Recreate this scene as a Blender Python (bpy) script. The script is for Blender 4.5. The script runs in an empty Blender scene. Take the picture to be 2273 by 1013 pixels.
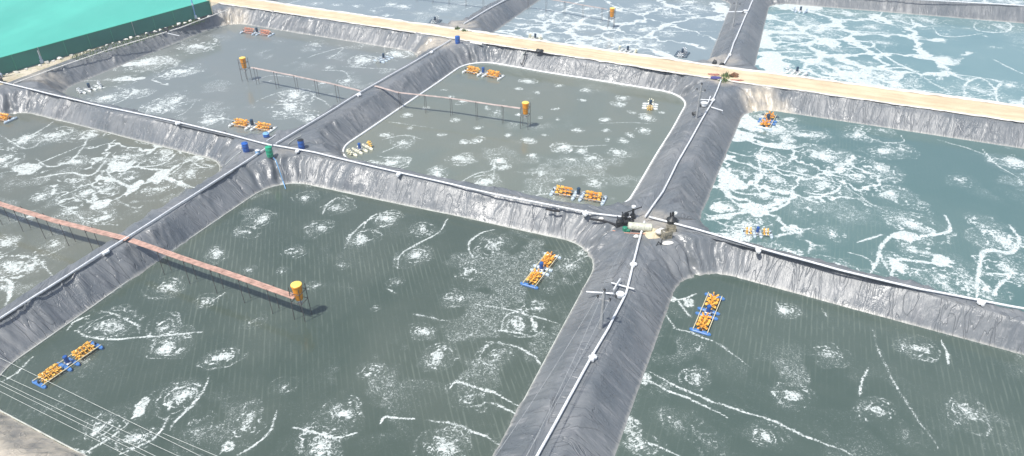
import bpy, math, random
import numpy as np
from mathutils import Vector, Matrix
from mathutils.geometry import tessellate_polygon
random.seed(7)
RNG = np.random.RandomState(11)
sc = bpy.context.scene
COL = sc.collection

# ------------------------------------------------------------------ camera
FPX, PITCH, CH = 1546.0, math.radians(33.4), 30.0
WZ = -1.8                                   # water level (dike crests at z = 0)
cam = bpy.data.cameras.new('camera')
cam.sensor_width = 36.0
cam.lens = 36.0 * FPX / 2273.0
cam.clip_start = 0.5
cam.clip_end = 3000
co = bpy.data.objects.new('camera', cam)
COL.objects.link(co)
co.location = (0, 0, CH)
co.rotation_euler = (math.pi / 2 - PITCH, 0, 0)
sc.camera = co


def at(px, py, z=0.0):
    """ground point seen at a place of the photograph, at height z"""
    a = (px - 1136.5) / FPX
    b = -(py - 506.5) / FPX
    dy = math.cos(PITCH) + b * math.sin(PITCH)
    dz = -math.sin(PITCH) + b * math.cos(PITCH)
    t = (z - CH) / dz
    return Vector((a * t, dy * t, z))


def ppm(p):
    """photo pixels per metre at a point"""
    return FPX / (Vector(p) - Vector((0, 0, CH))).length


# ------------------------------------------------------------------ noise
def _hash(ix, iy, seed):
    h = (ix.astype(np.int64) * 374761393 + iy.astype(np.int64) * 668265263 + seed * 982451653) & 0xffffffff
    h = ((h ^ (h >> 13)) * 1274126177) & 0xffffffff
    h = h ^ (h >> 16)
    return (h & 0xffff) / 65535.0


def vn(x, y, seed=0):
    x = np.asarray(x, float); y = np.asarray(y, float)
    ix = np.floor(x); iy = np.floor(y)
    fx = x - ix; fy = y - iy
    fx = fx * fx * (3 - 2 * fx); fy = fy * fy * (3 - 2 * fy)
    a = _hash(ix, iy, seed); b = _hash(ix + 1, iy, seed)
    c = _hash(ix, iy + 1, seed); d = _hash(ix + 1, iy + 1, seed)
    return (a * (1 - fx) + b * fx) * (1 - fy) + (c * (1 - fx) + d * fx) * fy


def fbm(x, y, seed=0, oc=4):
    s = 0; a = 0.5
    for i in range(oc):
        s = s + a * vn(x * 2 ** i, y * 2 ** i, seed + i * 17)
        a *= 0.5
    return s / (1 - 0.5 ** oc)


def sstep(a, b, x):
    t = np.clip((x - a) / (b - a), 0, 1)
    return t * t * (3 - 2 * t)


# ------------------------------------------------------------------ materials
def newmat(name):
    m = bpy.data.materials.new(name)
    m.use_nodes = True
    nt = m.node_tree
    return m, nt, nt.nodes['Principled BSDF']


def N(nt, typ, **kw):
    n = nt.nodes.new(typ)
    for k, v in kw.items():
        setattr(n, k, v)
    return n


def mth(nt, op, a, b=None, c=None, clamp=False):
    n = nt.nodes.new('ShaderNodeMath'); n.operation = op; n.use_clamp = clamp
    for i, v in enumerate((a, b, c)):
        if v is None: continue
        if hasattr(v, 'links'): nt.links.new(v, n.inputs[i])
        else: n.inputs[i].default_value = v
    return n.outputs[0]


def mixc(nt, f, a, b):
    n = nt.nodes.new('ShaderNodeMix'); n.data_type = 'RGBA'
    for s, v in ((n.inputs[0], f), (n.inputs[6], a), (n.inputs[7], b)):
        if hasattr(v, 'links'): nt.links.new(v, s)
        else: s.default_value = v if not isinstance(v, tuple) else (*v, 1)[:4]
    return n.outputs[2]


def mapr(nt, v, a, b, c=0.0, d=1.0):
    n = nt.nodes.new('ShaderNodeMapRange'); n.interpolation_type = 'SMOOTHSTEP'
    nt.links.new(v, n.inputs[0])
    for i, q in enumerate((a, b, c, d)):
        n.inputs[1 + i].default_value = q
    return n.outputs[0]


def noise(nt, vec, scale, detail=3, rough=0.55, dist=0.0):
    n = nt.nodes.new('ShaderNodeTexNoise')
    n.inputs['Scale'].default_value = scale
    n.inputs['Detail'].default_value = detail
    n.inputs['Roughness'].default_value = rough
    n.inputs['Distortion'].default_value = dist
    if vec is not None: nt.links.new(vec, n.inputs['Vector'])
    return n.outputs[0]


def mapping(nt, vec, scale=(1, 1, 1), rot=0.0):
    n = nt.nodes.new('ShaderNodeMapping')
    n.inputs['Scale'].default_value = scale
    n.inputs['Rotation'].default_value = (0, 0, rot)
    nt.links.new(vec, n.inputs['Vector'])
    return n.outputs[0]


def bump(nt, h, strength, dist, bsdf):
    n = nt.nodes.new('ShaderNodeBump')
    n.inputs['Strength'].default_value = strength
    n.inputs['Distance'].default_value = dist
    nt.links.new(h, n.inputs['Height'])
    nt.links.new(n.outputs[0], bsdf.inputs['Normal'])
    return n


def plain(name, col, rough=0.5, metal=0.0, var=0.18, scale=6.0, bmp=0.0):
    m, nt, b = newmat(name)
    tc = N(nt, 'ShaderNodeTexCoord')
    n = noise(nt, tc.outputs['Object'], scale, 4)
    f = mapr(nt, n, 0.3, 0.7)
    c1 = tuple(min(1, c * (1 + var)) for c in col); c2 = tuple(c * (1 - var) for c in col)
    nt.links.new(mixc(nt, f, c2, c1), b.inputs['Base Color'])
    b.inputs['Roughness'].default_value = rough
    b.inputs['Metallic'].default_value = metal
    if bmp: bump(nt, n, bmp, 0.02, b)
    return m


M = {}
M['white_pvc'] = plain('white_pvc', (0.74, 0.76, 0.77), 0.5, var=0.14)
M['hose'] = plain('pale_hose', (0.86, 0.88, 0.87), 0.55, var=0.08, scale=1.5)
M['hose_dull'] = plain('dull_hose', (0.48, 0.5, 0.46), 0.6, var=0.2, scale=1.2)
M['orange'] = plain('orange_plastic', (0.90, 0.40, 0.05), 0.42, var=0.12, scale=3)
M['amber'] = plain('amber_plastic', (0.92, 0.52, 0.10), 0.42, var=0.12, scale=3)
M['salmon'] = plain('faded_orange_plastic', (0.72, 0.34, 0.22), 0.5, var=0.15, scale=3)
M['yellow'] = plain('yellow_plastic', (0.92, 0.62, 0.16), 0.45, var=0.1)
M['white_plastic'] = plain('white_plastic', (0.8, 0.82, 0.82), 0.4, var=0.08)
M['cream'] = plain('cream_plastic', (0.82, 0.8, 0.62), 0.45, var=0.12)
M['float_blue'] = plain('blue_float_plastic', (0.07, 0.20, 0.48), 0.38, var=0.2)
M['float_pale'] = plain('pale_float_plastic', (0.5, 0.6, 0.68), 0.4, var=0.12)
M['float_white'] = plain('weathered_white_float', (0.72, 0.76, 0.74), 0.45, var=0.15)
M['float_dark'] = plain('dark_float_plastic', (0.06, 0.10, 0.14), 0.4, var=0.2)
M['motor_blue'] = plain('blue_motor_paint', (0.025, 0.10, 0.34), 0.35, var=0.15)
M['motor_navy'] = plain('navy_motor_paint', (0.02, 0.055, 0.10), 0.4, var=0.2)
M['steel'] = plain('galvanised_steel', (0.55, 0.56, 0.55), 0.35, 0.6)
M['rail'] = plain('yellowed_frame_tube', (0.72, 0.66, 0.44), 0.5)
M['dark_steel'] = plain('dark_steel', (0.03, 0.033, 0.035), 0.45, 0.3, var=0.4)
M['black'] = plain('black_rubber', (0.015, 0.016, 0.018), 0.6)
M['drum_blue'] = plain('blue_drum_plastic', (0.018, 0.11, 0.42), 0.35, var=0.15)
M['drum_pale'] = plain('pale_blue_plastic', (0.2, 0.42, 0.68), 0.4)
M['drum_green'] = plain('green_drum_plastic', (0.02, 0.36, 0.2), 0.38, var=0.12)
M['bin'] = plain('orange_bin_plastic', (0.9, 0.34, 0.012), 0.4, var=0.12, scale=2.5)
M['bin_lid'] = plain('yellow_bin_lid', (0.92, 0.66, 0.14), 0.45, var=0.06)
M['post'] = plain('weathered_post', (0.10, 0.09, 0.085), 0.8, var=0.3)
M['rust_plank'] = plain('reddish_plank', (0.46, 0.29, 0.23), 0.8, var=0.22, scale=2.2, bmp=0.4)
M['pale_plank'] = plain('bleached_plank', (0.50, 0.41, 0.37), 0.8, var=0.2, scale=1.6, bmp=0.4)
M['concrete'] = plain('concrete', (0.34, 0.35, 0.35), 0.85, var=0.15)
M['bag'] = plain('woven_bag', (0.76, 0.74, 0.68), 0.8, var=0.15, scale=3)
M['grey_wire'] = plain('pale_wire', (0.62, 0.65, 0.6), 0.5)
M['dull_wire'] = plain('dull_cable', (0.36, 0.38, 0.38), 0.5)
M['green_paint'] = plain('green_machine_paint', (0.02, 0.22, 0.13), 0.4)
M['beige_tank'] = plain('beige_tank', (0.55, 0.56, 0.45), 0.5)
M['wood'] = plain('grey_pallet_wood', (0.26, 0.24, 0.18), 0.85, var=0.3, scale=5)
M['sand_pile'] = plain('sand_pile', (0.62, 0.54, 0.38), 0.95, var=0.15, scale=2, bmp=0.6)
M['red_cloth'] = plain('red_sacking', (0.36, 0.15, 0.11), 0.85)
M['navy_cloth'] = plain('navy_sacking', (0.06, 0.06, 0.22), 0.85)
M['brown_heap'] = plain('brown_heap', (0.2, 0.10, 0.05), 0.95, var=0.35)
M['leaf'] = plain('weed_leaf', (0.10, 0.17, 0.05), 0.8, var=0.4)
M['rock'] = plain('pale_rubble', (0.55, 0.53, 0.46), 0.9, var=0.2, scale=3, bmp=0.5)


def liner_mat():
    m, nt, b = newmat('grey_plastic_liner')
    uv = N(nt, 'ShaderNodeUVMap'); uv.uv_map = 'slope'
    tc = N(nt, 'ShaderNodeTexCoord')
    sa = N(nt, 'ShaderNodeAttribute'); sa.attribute_name = 'sand'
    U = uv.outputs[0]; O = tc.outputs['Object']
    n1 = noise(nt, mapping(nt, U, (1.1, 0.22, 1)), 1.0, 6, 0.62, 0.8)
    n2 = noise(nt, O, 0.22, 5, 0.6)
    n3 = noise(nt, mapping(nt, U, (3.2, 0.5, 1)), 1.0, 4, 0.6, 0.4)
    n4 = noise(nt, O, 9.0, 3, 0.6)
    c = mixc(nt, mapr(nt, n2, 0.3, 0.72), (0.125, 0.142, 0.155), (0.215, 0.226, 0.232))
    c = mixc(nt, mapr(nt, n3, 0.52, 0.78, 0, 0.45), c, (0.38, 0.38, 0.385))      # dried dust streaks down the slope
    c = mixc(nt, mapr(nt, n1, 0.30, 0.44, 0.5, 0), c, (0.075, 0.085, 0.10))      # damp streaks
    sep = N(nt, 'ShaderNodeSeparateXYZ'); nt.links.new(U, sep.inputs[0])
    edge = mth(nt, 'ADD', sep.outputs[1], mth(nt, 'MULTIPLY', n3, -0.5))
    c = mixc(nt, mapr(nt, edge, -0.26, 0.0, 0.5, 0), c, (0.5, 0.49, 0.44))      # scum line at the water
    n5 = noise(nt, O, 0.9, 5, 0.65)
    fs = mth(nt, 'MULTIPLY', sa.outputs['Fac'], mapr(nt, n5, 0.3, 0.6, 0.35, 1.0))
    c = mixc(nt, fs, c, (0.56, 0.50, 0.40))
    c = mixc(nt, mapr(nt, n4, 0.66, 0.8, 0, 0.25), c, (0.45, 0.45, 0.45))
    nt.links.new(c, b.inputs['Base Color'])
    nt.links.new(mapr(nt, n2, 0.3, 0.7, 0.26, 0.42), b.inputs['Roughness'])
    wv = noise(nt, mapping(nt, U, (0.8, 0.2, 1)), 1.0, 2, 0.5, 1.6)
    ridge = mth(nt, 'ABSOLUTE', mth(nt, 'SUBTRACT', wv, 0.5))
    r2 = mth(nt, 'MULTIPLY', mapr(nt, ridge, 0.0, 0.022, 1, 0), mapr(nt, n2, 0.42, 0.52))
    wv3 = noise(nt, mapping(nt, O, (1, 1, 1)), 0.7, 3, 0.5, 1.2)
    r3 = mth(nt, 'MULTIPLY', mapr(nt, mth(nt, 'ABSOLUTE', mth(nt, 'SUBTRACT', wv3, 0.5)), 0.0, 0.025, 1, 0), mapr(nt, n2, 0.6, 0.4))
    h = mth(nt, 'ADD', mth(nt, 'MULTIPLY', r2, 0.45), mth(nt, 'ADD', mth(nt, 'MULTIPLY', n1, 1.0), mth(nt, 'MULTIPLY', r3, 0.18)))
    fine = noise(nt, mapping(nt, U, (3.5, 1.2, 1)), 1.0, 4, 0.6, 1.5)
    h = mth(nt, 'ADD', h, mth(nt, 'MULTIPLY', fine, 0.42))
    bump(nt, h, 0.85, 0.10, b)
    return m


def water_mat(name, deep, tint, streak=0.0, fcol=((0.55, 0.60, 0.58), (0.8, 0.85, 0.84)), wdir=(0, 1)):
    m, nt, b = newmat(name)
    tc = N(nt, 'ShaderNodeTexCoord'); O = tc.outputs['Object']
    fa = N(nt, 'ShaderNodeAttribute'); fa.attribute_name = 'foam'
    F = fa.outputs['Fac']
    # filaments of foam: narrow bands of a distorted noise, widening where the foam attribute is high
    na = noise(nt, O, 1.1, 3, 0.55, 1.6)
    nb = noise(nt, O, 2.6, 3, 0.6, 1.4)
    nc = noise(nt, O, 9.0, 3, 0.65, 0.3)
    r1 = mth(nt, 'ABSOLUTE', mth(nt, 'SUBTRACT', na, 0.5))
    r2 = mth(nt, 'ABSOLUTE', mth(nt, 'SUBTRACT', nb, 0.5))
    ridge = mth(nt, 'MINIMUM', r1, r2)
    F2 = mth(nt, 'MULTIPLY', F, mth(nt, 'MULTIPLY', F, F))
    w = mth(nt, 'MULTIPLY', F2, 0.17)
    w = mth(nt, 'ADD', w, mth(nt, 'MULTIPLY', mth(nt, 'SUBTRACT', nc, 0.5), mth(nt, 'MULTIPLY', F, 0.20)))
    w = mth(nt, 'SUBTRACT', w, 0.010)
    fac = mth(nt, 'MULTIPLY', mth(nt, 'SUBTRACT', w, ridge), 30.0)
    fac = mapr(nt, fac, -0.5, 1.0, 0.0, 1.0)
    st1 = noise(nt, mapping(nt, O, (4.2, 0.42, 1)), 1.0, 2, 0.5, 0.2)
    patch = mapr(nt, noise(nt, O, 0.06, 3, 0.5), 0.38, 0.6, 0.1, 1.0)
    # long low ripples running one way over the pond
    def dotv(v):
        n_ = nt.nodes.new('ShaderNodeVectorMath'); n_.operation = 'DOT_PRODUCT'
        nt.links.new(O, n_.inputs[0]); n_.inputs[1].default_value = (*v, 0)
        return n_.outputs['Value']
    across = dotv((wdir[1], -wdir[0])); along = dotv(wdir)
    cv = nt.nodes.new('ShaderNodeCombineXYZ')
    nt.links.new(mth(nt, 'MULTIPLY', across, 1.0), cv.inputs[0]); nt.links.new(mth(nt, 'MULTIPLY', along, 0.12), cv.inputs[1])
    jit = noise(nt, cv.outputs[0], 1.6, 3, 0.6)
    band = mth(nt, 'SINE', mth(nt, 'ADD', mth(nt, 'MULTIPLY', across, 2 * math.pi / 0.34), mth(nt, 'MULTIPLY', jit, 3.0)))
    brk_ = mapr(nt, noise(nt, cv.outputs[0], 5.0, 2, 0.5), 0.38, 0.62, 0.0, 1.0)
    line = mth(nt, 'MULTIPLY', mapr(nt, band, 0.2, 1.0, 0.0, 0.75), brk_)
    streaks = mth(nt, 'MULTIPLY', mth(nt, 'MULTIPLY', line, streak), patch)
    milk = mth(nt, 'MULTIPLY', mth(nt, 'MULTIPLY', F, F), 0.16)
    big = noise(nt, O, 0.06, 4, 0.6, 0.5)
    c = mixc(nt, mapr(nt, big, 0.35, 0.65), deep, tint)
    c = mixc(nt, streaks, c, (0.33, 0.38, 0.32))
    c = mixc(nt, milk, c, (0.52, 0.57, 0.55))
    lum = mapr(nt, nb, 0.3, 0.7, 0.0, 1.0)
    c = mixc(nt, mth(nt, 'MULTIPLY', fac, mapr(nt, nc, 0.3, 0.65, 0.45, 0.95)), c, mixc(nt, lum, fcol[0], fcol[1]))
    nt.links.new(c, b.inputs['Base Color'])
    nt.links.new(mth(nt, 'ADD', mth(nt, 'MULTIPLY', fac, 0.5), 0.07), b.inputs['Roughness'])
    b.inputs['IOR'].default_value = 1.42
    rip = noise(nt, mapping(nt, O, (1.0, 1.7, 1), 0.3), 2.6, 4, 0.6, 0.4)
    rw = mth(nt, 'MULTIPLY', line, 0.8)
    rip = mth(nt, 'ADD', mth(nt, 'MULTIPLY', rip, 0.6), mth(nt, 'ADD', mth(nt, 'MULTIPLY', fac, 0.35), mth(nt, 'MULTIPLY', rw, mth(nt, 'MULTIPLY', patch, 0.9))))
    bump(nt, rip, 0.13, 0.05, b)
    return m


def road_mat():
    m, nt, b = newmat('sandy_road')
    uv = N(nt, 'ShaderNodeUVMap'); uv.uv_map = 'road'
    tc = N(nt, 'ShaderNodeTexCoord'); O = tc.outputs['Object']
    n1 = noise(nt, O, 0.35, 5, 0.6)
    n2 = noise(nt, mapping(nt, uv.outputs[0], (0.12, 2.2, 1)), 1.0, 5, 0.6, 0.3)
    n3 = noise(nt, O, 7.0, 4, 0.65)
    c = mixc(nt, mapr(nt, n1, 0.3, 0.7), (0.56, 0.45, 0.29), (0.70, 0.57, 0.385))
    c = mixc(nt, mapr(nt, n2, 0.5, 0.66, 0, 0.5), c, (0.78, 0.64, 0.44))
    c = mixc(nt, mapr(nt, n2, 0.30, 0.42, 0.45, 0), c, (0.50, 0.36, 0.2))
    c = mixc(nt, mapr(nt, n3, 0.62, 0.75, 0, 0.4), c, (0.5, 0.42, 0.3))
    nt.links.new(c, b.inputs['Base Color'])
    b.inputs['Roughness'].default_value = 0.95
    sp = N(nt, 'ShaderNodeSeparateXYZ'); nt.links.new(uv.outputs[0], sp.inputs[0])
    wv_ = mth(nt, 'ADD', sp.outputs[1], mth(nt, 'MULTIPLY', n1, 0.5))
    rut = mapr(nt, mth(nt, 'ABSOLUTE', mth(nt, 'SUBTRACT', mth(nt, 'ABSOLUTE', mth(nt, 'SUBTRACT', wv_, 2.0)), 0.8)), 0.0, 0.28, 1, 0)
    c = mixc(nt, mth(nt, 'MULTIPLY', rut, mapr(nt, n3, 0.35, 0.6, 0.2, 0.6)), c, (0.5, 0.39, 0.24))
    nt.links.new(c, b.inputs['Base Color'])
    bump(nt, mth(nt, 'ADD', n3, n2), 0.7, 0.07, b)
    return m


def ground_mat():
    m, nt, b = newmat('dusty_ground')
    tc = N(nt, 'ShaderNodeTexCoord'); O = tc.outputs['Object']
    n1 = noise(nt, O, 0.3, 6, 0.65)
    n2 = noise(nt, O, 1.6, 5, 0.7, 0.5)
    c = mixc(nt, mapr(nt, n1, 0.3, 0.7), (0.42, 0.36, 0.25), (0.62, 0.56, 0.45))
    c = mixc(nt, mapr(nt, n2, 0.53, 0.62, 0, 0.75), c, (0.24, 0.27, 0.14))
    c = mixc(nt, mapr(nt, n2, 0.30, 0.4, 0.5, 0), c, (0.7, 0.67, 0.6))
    nt.links.new(c, b.inputs['Base Color'])
    b.inputs['Roughness'].default_value = 0.95
    bump(nt, n2, 0.8, 0.12, b)
    return m


def net_mat(name, c1, c2, c3):
    m, nt, b = newmat(name)
    tc = N(nt, 'ShaderNodeTexCoord'); O = tc.outputs['Object']
    n1 = noise(nt, mapping(nt, O, (1, 0.3, 1), 0.3), 0.12, 5, 0.6)
    n2 = noise(nt, O, 14.0, 2)
    c = mixc(nt, mapr(nt, n1, 0.35, 0.65), c1, c2)
    c = mixc(nt, mapr(nt, n2, 0.5, 0.7, 0, 0.5), c, c3)
    nt.links.new(c, b.inputs['Base Color'])
    b.inputs['Roughness'].default_value = 0.7
    return m


M['liner'] = liner_mat()
M['road'] = road_mat()
M['ground'] = ground_mat()
M['net_roof'] = net_mat('turquoise_net', (0.06, 0.40, 0.32), (0.08, 0.48, 0.38), (0.05, 0.36, 0.29))
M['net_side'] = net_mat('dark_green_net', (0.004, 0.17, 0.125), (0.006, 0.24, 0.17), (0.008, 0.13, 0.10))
M['flap'] = plain('dusty_liner_edge', (0.72, 0.69, 0.62), 0.7, var=0.2, scale=0.8, bmp=0.4)


# ------------------------------------------------------------------ object helpers
def tag(o, label=None, cat=None, group=None, kind=None):
    if label: o['label'] = label
    if cat: o['category'] = cat
    if group: o['group'] = group
    if kind: o['kind'] = kind
    return o


def link(o, parent=None):
    COL.objects.link(o)
    if parent: o.parent = parent
    return o


def empty(name, loc, rz=0.0):
    o = bpy.data.objects.new(name, None)
    link(o); o.location = loc; o.rotation_euler = (0, 0, rz)
    o.empty_display_size = 0.2
    return o


def copy_tree(o, parent=None):
    c = o.copy(); COL.objects.link(c); c.parent = parent
    for ch in list(o.children):
        copy_tree(ch, c)
    return c


class MB:
    def __init__(s): s.v = []; s.f = []

    def add(s, vs, fs):
        k = len(s.v); s.v += [tuple(v) for v in vs]; s.f += [tuple(i + k for i in f) for f in fs]
        return s

    def box(s, c, d, R=None, bev=0.0):
        x, y, z = d[0] / 2, d[1] / 2, d[2] / 2
        R = R or Matrix.Identity(3); c = Vector(c)
        b = min(bev, x * .9, y * .9, z * .9)
        if b <= 0:
            vs = [c + R @ Vector((i * x, j * y, k * z)) for i in (-1, 1) for j in (-1, 1) for k in (-1, 1)]
            return s.add(vs, [(0, 1, 3, 2), (4, 6, 7, 5), (0, 4, 5, 1), (2, 3, 7, 6), (0, 2, 6, 4), (1, 5, 7, 3)])
        # chamfered top and bottom outline, octagonal plan
        def ring(ex, ey, zz, cc):
            return [c + R @ Vector(p) for p in ((ex - cc, ey, zz), (-ex + cc, ey, zz), (-ex, ey - cc, zz), (-ex, -ey + cc, zz),
                                                 (-ex + cc, -ey, zz), (ex - cc, -ey, zz), (ex, -ey + cc, zz), (ex, ey - cc, zz))]
        rs = [ring(x - b, y - b, -z, b), ring(x, y, -z + b, b), ring(x, y, z - b, b), ring(x - b, y - b, z, b)]
        vs = [p for r in rs for p in r]; fs = []
        for q in range(3):
            for i in range(8):
                j = (i + 1) % 8
                fs.append((q * 8 + i, q * 8 + j, q * 8 + 8 + j, q * 8 + 8 + i))
        fs.append(tuple(reversed(range(8)))); fs.append(tuple(range(24, 32)))
        return s.add(vs, fs)

    def tube(s, pts, r, n=8, cap=True):
        pts = [Vector(p) for p in pts]
        m = len(pts); rr = r if isinstance(r, (list, tuple)) else [r] * m
        vs = []; fs = []; prev = None
        for i, p in enumerate(pts):
            d = (pts[min(i + 1, m - 1)] - pts[max(i - 1, 0)]).normalized()
            if prev is None:
                up = Vector((0, 0, 1)) if abs(d.z) < 0.9 else Vector((1, 0, 0))
                a = d.cross(up).normalized()
            else:
                a = (prev - d * prev.dot(d)).normalized()
            prev = a; b2 = d.cross(a)
            for k in range(n):
                t = 2 * math.pi * k / n
                vs.append(p + (a * math.cos(t) + b2 * math.sin(t)) * rr[i])
        for i in range(m - 1):
            for k in range(n):
                j = (k + 1) % n
                fs.append((i * n + k, i * n + j, (i + 1) * n + j, (i + 1) * n + k))
        if cap:
            fs.append(tuple(reversed(range(n)))); fs.append(tuple(range((m - 1) * n, m * n)))
        return s.add(vs, fs)

    def lathe(s, prof, c=(0, 0, 0), n=20):
        c = Vector(c); vs = []; fs = []
        for r, z in prof:
            for k in range(n):
                t = 2 * math.pi * k / n
                vs.append(c + Vector((r * math.cos(t), r * math.sin(t), z)))
        for i in range(len(prof) - 1):
            for k in range(n):
                j = (k + 1) % n
                fs.append((i * n + k, i * n + j, (i + 1) * n + j, (i + 1) * n + k))
        fs.append(tuple(reversed(range(n)))); fs.append(tuple(range((len(prof) - 1) * n, len(prof) * n)))
        return s.add(vs, fs)

    def blob(s, c, d, seed=0, n=10, m=6, rough=0.25):
        c = Vector(c); vs = []; fs = []
        rnd = random.Random(seed)
        ph = [rnd.uniform(0, 6) for _ in range(6)]
        for i in range(m + 1):
            th = math.pi * i / m
            for k in range(n):
                t = 2 * math.pi * k / n
                q = 1 + rough * (math.sin(2 * t + ph[0] + 2 * th) * .5 + math.sin(3 * t + ph[1]) * .3 * math.sin(2 * th + ph[2]) + rnd.uniform(-.25, .25))
                if i in (0, m): q = 1
                vs.append(c + Vector((d[0] / 2 * q * math.sin(th) * math.cos(t), d[1] / 2 * q * math.sin(th) * math.sin(t), d[2] / 2 * q * math.cos(th))))
        for i in range(m):
            for k in range(n):
                j = (k + 1) % n
                fs.append((i * n + k, (i + 1) * n + k, (i + 1) * n + j, i * n + j))
        return s.add(vs, fs)

    def build(s, name, mat, parent=None, smooth=True, loc=None):
        me = bpy.data.meshes.new(name)
        me.from_pydata(s.v, [], s.f); me.update()
        me.materials.append(M[mat] if isinstance(mat, str) else mat)
        if smooth:
            me.polygons.foreach_set('use_smooth', [True] * len(me.polygons))
            me.set_sharp_from_angle(angle=math.radians(38))
        o = bpy.data.objects.new(name, me)
        link(o, parent)
        if loc is not None: o.location = loc
        return o


def grid_mesh(name, X, Y, Z, mat, attrs=None, uv=None, uvname='UVMap', keep=None, parent=None, closed=False):
    """mesh from 2D arrays of vertices"""
    a, b = X.shape
    idx = np.arange(a * b).reshape(a, b)
    if closed:
        nxt = np.roll(idx, -1, axis=0)
        q = np.stack([idx[:, :-1], nxt[:, :-1], nxt[:, 1:], idx[:, 1:]], -1).reshape(-1, 4)
    else:
        q = np.stack([idx[:-1, :-1], idx[1:, :-1], idx[1:, 1:], idx[:-1, 1:]], -1).reshape(-1, 4)
    if keep is not None:
        kf = keep.ravel()[q].all(axis=1) if not callable(keep) else keep(q)
        q = q[kf]
    used = np.unique(q)
    remap = -np.ones(a * b, dtype=np.int64); remap[used] = np.arange(len(used))
    q = remap[q]
    co_ = np.stack([X.ravel(), Y.ravel(), Z.ravel()], -1)[used]
    me = bpy.data.meshes.new(name)
    me.vertices.add(len(co_)); me.vertices.foreach_set('co', co_.ravel())
    me.loops.add(len(q) * 4); me.loops.foreach_set('vertex_index', q.ravel().astype(np.int32))
    me.polygons.add(len(q)); me.polygons.foreach_set('loop_start', np.arange(0, len(q) * 4, 4, dtype=np.int32))
    try: me.polygons.foreach_set('loop_total', np.full(len(q), 4, dtype=np.int32))
    except Exception: pass
    me.polygons.foreach_set('use_smooth', np.ones(len(q), dtype=bool))
    me.update(calc_edges=True)
    me.validate()
    for k, v in (attrs or {}).items():
        at_ = me.attributes.new(k, 'FLOAT', 'POINT')
        at_.data.foreach_set('value', v.ravel()[used].astype(np.float32))
    if uv is not None:
        l = me.uv_layers.new(name=uvname)
        u = np.stack([uv[0].ravel()[used][q.ravel()], uv[1].ravel()[used][q.ravel()]], -1)
        l.data.foreach_set('uv', u.ravel().astype(np.float32))
    me.materials.append(mat)
    o = bpy.data.objects.new(name, me)
    return link(o, parent)


# ------------------------------------------------------------------ layout of the ponds (crest nodes, metres)
W_C, A_C, B_C = at(8, 187), at(605, 327), at(1432, 492)
W_R, A_R, B_R = at(485, 8), at(1003, 86), at(1600, 178)
R_E, C_E = Vector((66.0, 59.0, 0)), Vector((50.8, 26.2, 0))
W_S, A_S, B_S, E_S = Vector((-71.6, 43.1, 0)), Vector((-36.3, 27.8, 0)), Vector((-3.9, 12, 0)), Vector((36.5, -9, 0))
T_W, T_A, T_B, T_E = Vector((-43.6, 111.4, 0)), at(1008, 65), at(1605, 150), Vector((70.2, 62.4, 0))
U_W, U_A, U_B, U_E = Vector((-29.2, 144.4, 0)), Vector((6.4, 129.3, 0)), Vector((39.6, 118.5, 0)), Vector((87, 103.3, 0))
V_B, V_E = Vector((54, 151.5, 0)), Vector((101, 136, 0))

INSET, RUN = 3.0, 2.5


def isect(p, d, q, e):
    cr = d.x * e.y - d.y * e.x
    w = q - p
    t = (w.x * e.y - w.y * e.x) / cr
    return p + d * t


def ring_line(quad, inset, R, ds):
    """rounded waterline of a counter-clockwise quad: points, outward normals, matching crest points, arc length"""
    n = 4
    ed = [(quad[(i + 1) % n] - quad[i]).normalized() for i in range(n)]
    nin = [Vector((-e.y, e.x, 0)) for e in ed]
    C = []
    for i in range(n):
        p = quad[i - 1] + nin[i - 1] * inset[i - 1]; q = quad[i] + nin[i] * inset[i]
        C.append(isect(p, ed[i - 1], q, ed[i]))
    pts, nor, side = [], [], []
    arcs = []
    for i in range(n):
        d0, d1 = ed[i - 1], ed[i]
        ang = math.acos(max(-1, min(1, d0.dot(d1))))
        tl = R * math.tan(ang / 2)
        c = C[i] - d0 * tl + nin[i - 1] * R
        a0 = math.atan2(-nin[i - 1].y, -nin[i - 1].x)
        arcs.append((c, a0, ang, C[i] + d1 * tl))
    for i in range(n):
        c, a0, ang, end = arcs[i]
        m = max(6, int(R * ang / ds)); m += m % 2
        # second half of arc i
        cur = []
        for k in range(m // 2, m):
            t = a0 + ang * k / m
            v = Vector((math.cos(t), math.sin(t), 0)); cur.append((c + v * R, v))
        c2, b0, ang2, end2 = arcs[(i + 1) % n]
        st = c2 + Vector((math.cos(b0), math.sin(b0), 0)) * R
        L = (st - end).length; k2 = max(2, int(L / ds))
        no = -nin[i]
        for k in range(k2):
            cur.append((end + (st - end) * (k / k2), no))
        m2 = max(6, int(R * ang2 / ds)); m2 += m2 % 2
        for k in range(0, m2 // 2):
            t = b0 + ang2 * k / m2
            v = Vector((math.cos(t), math.sin(t), 0)); cur.append((c2 + v * R, v))
        # crest points
        ln = [0]
        for k in range(1, len(cur)): ln.append(ln[-1] + (cur[k][0] - cur[k - 1][0]).length)
        tot = ln[-1] + ds
        for k, (p, v) in enumerate(cur):
            pts.append(p); nor.append(v); side.append((quad[i].lerp(quad[(i + 1) % n], ln[k] / tot), (i, ln[k] / tot, tot)))
    s = [0]
    for k in range(1, len(pts)): s.append(s[-1] + (pts[k] - pts[k - 1]).length)
    return pts, nor, side, s


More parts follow.
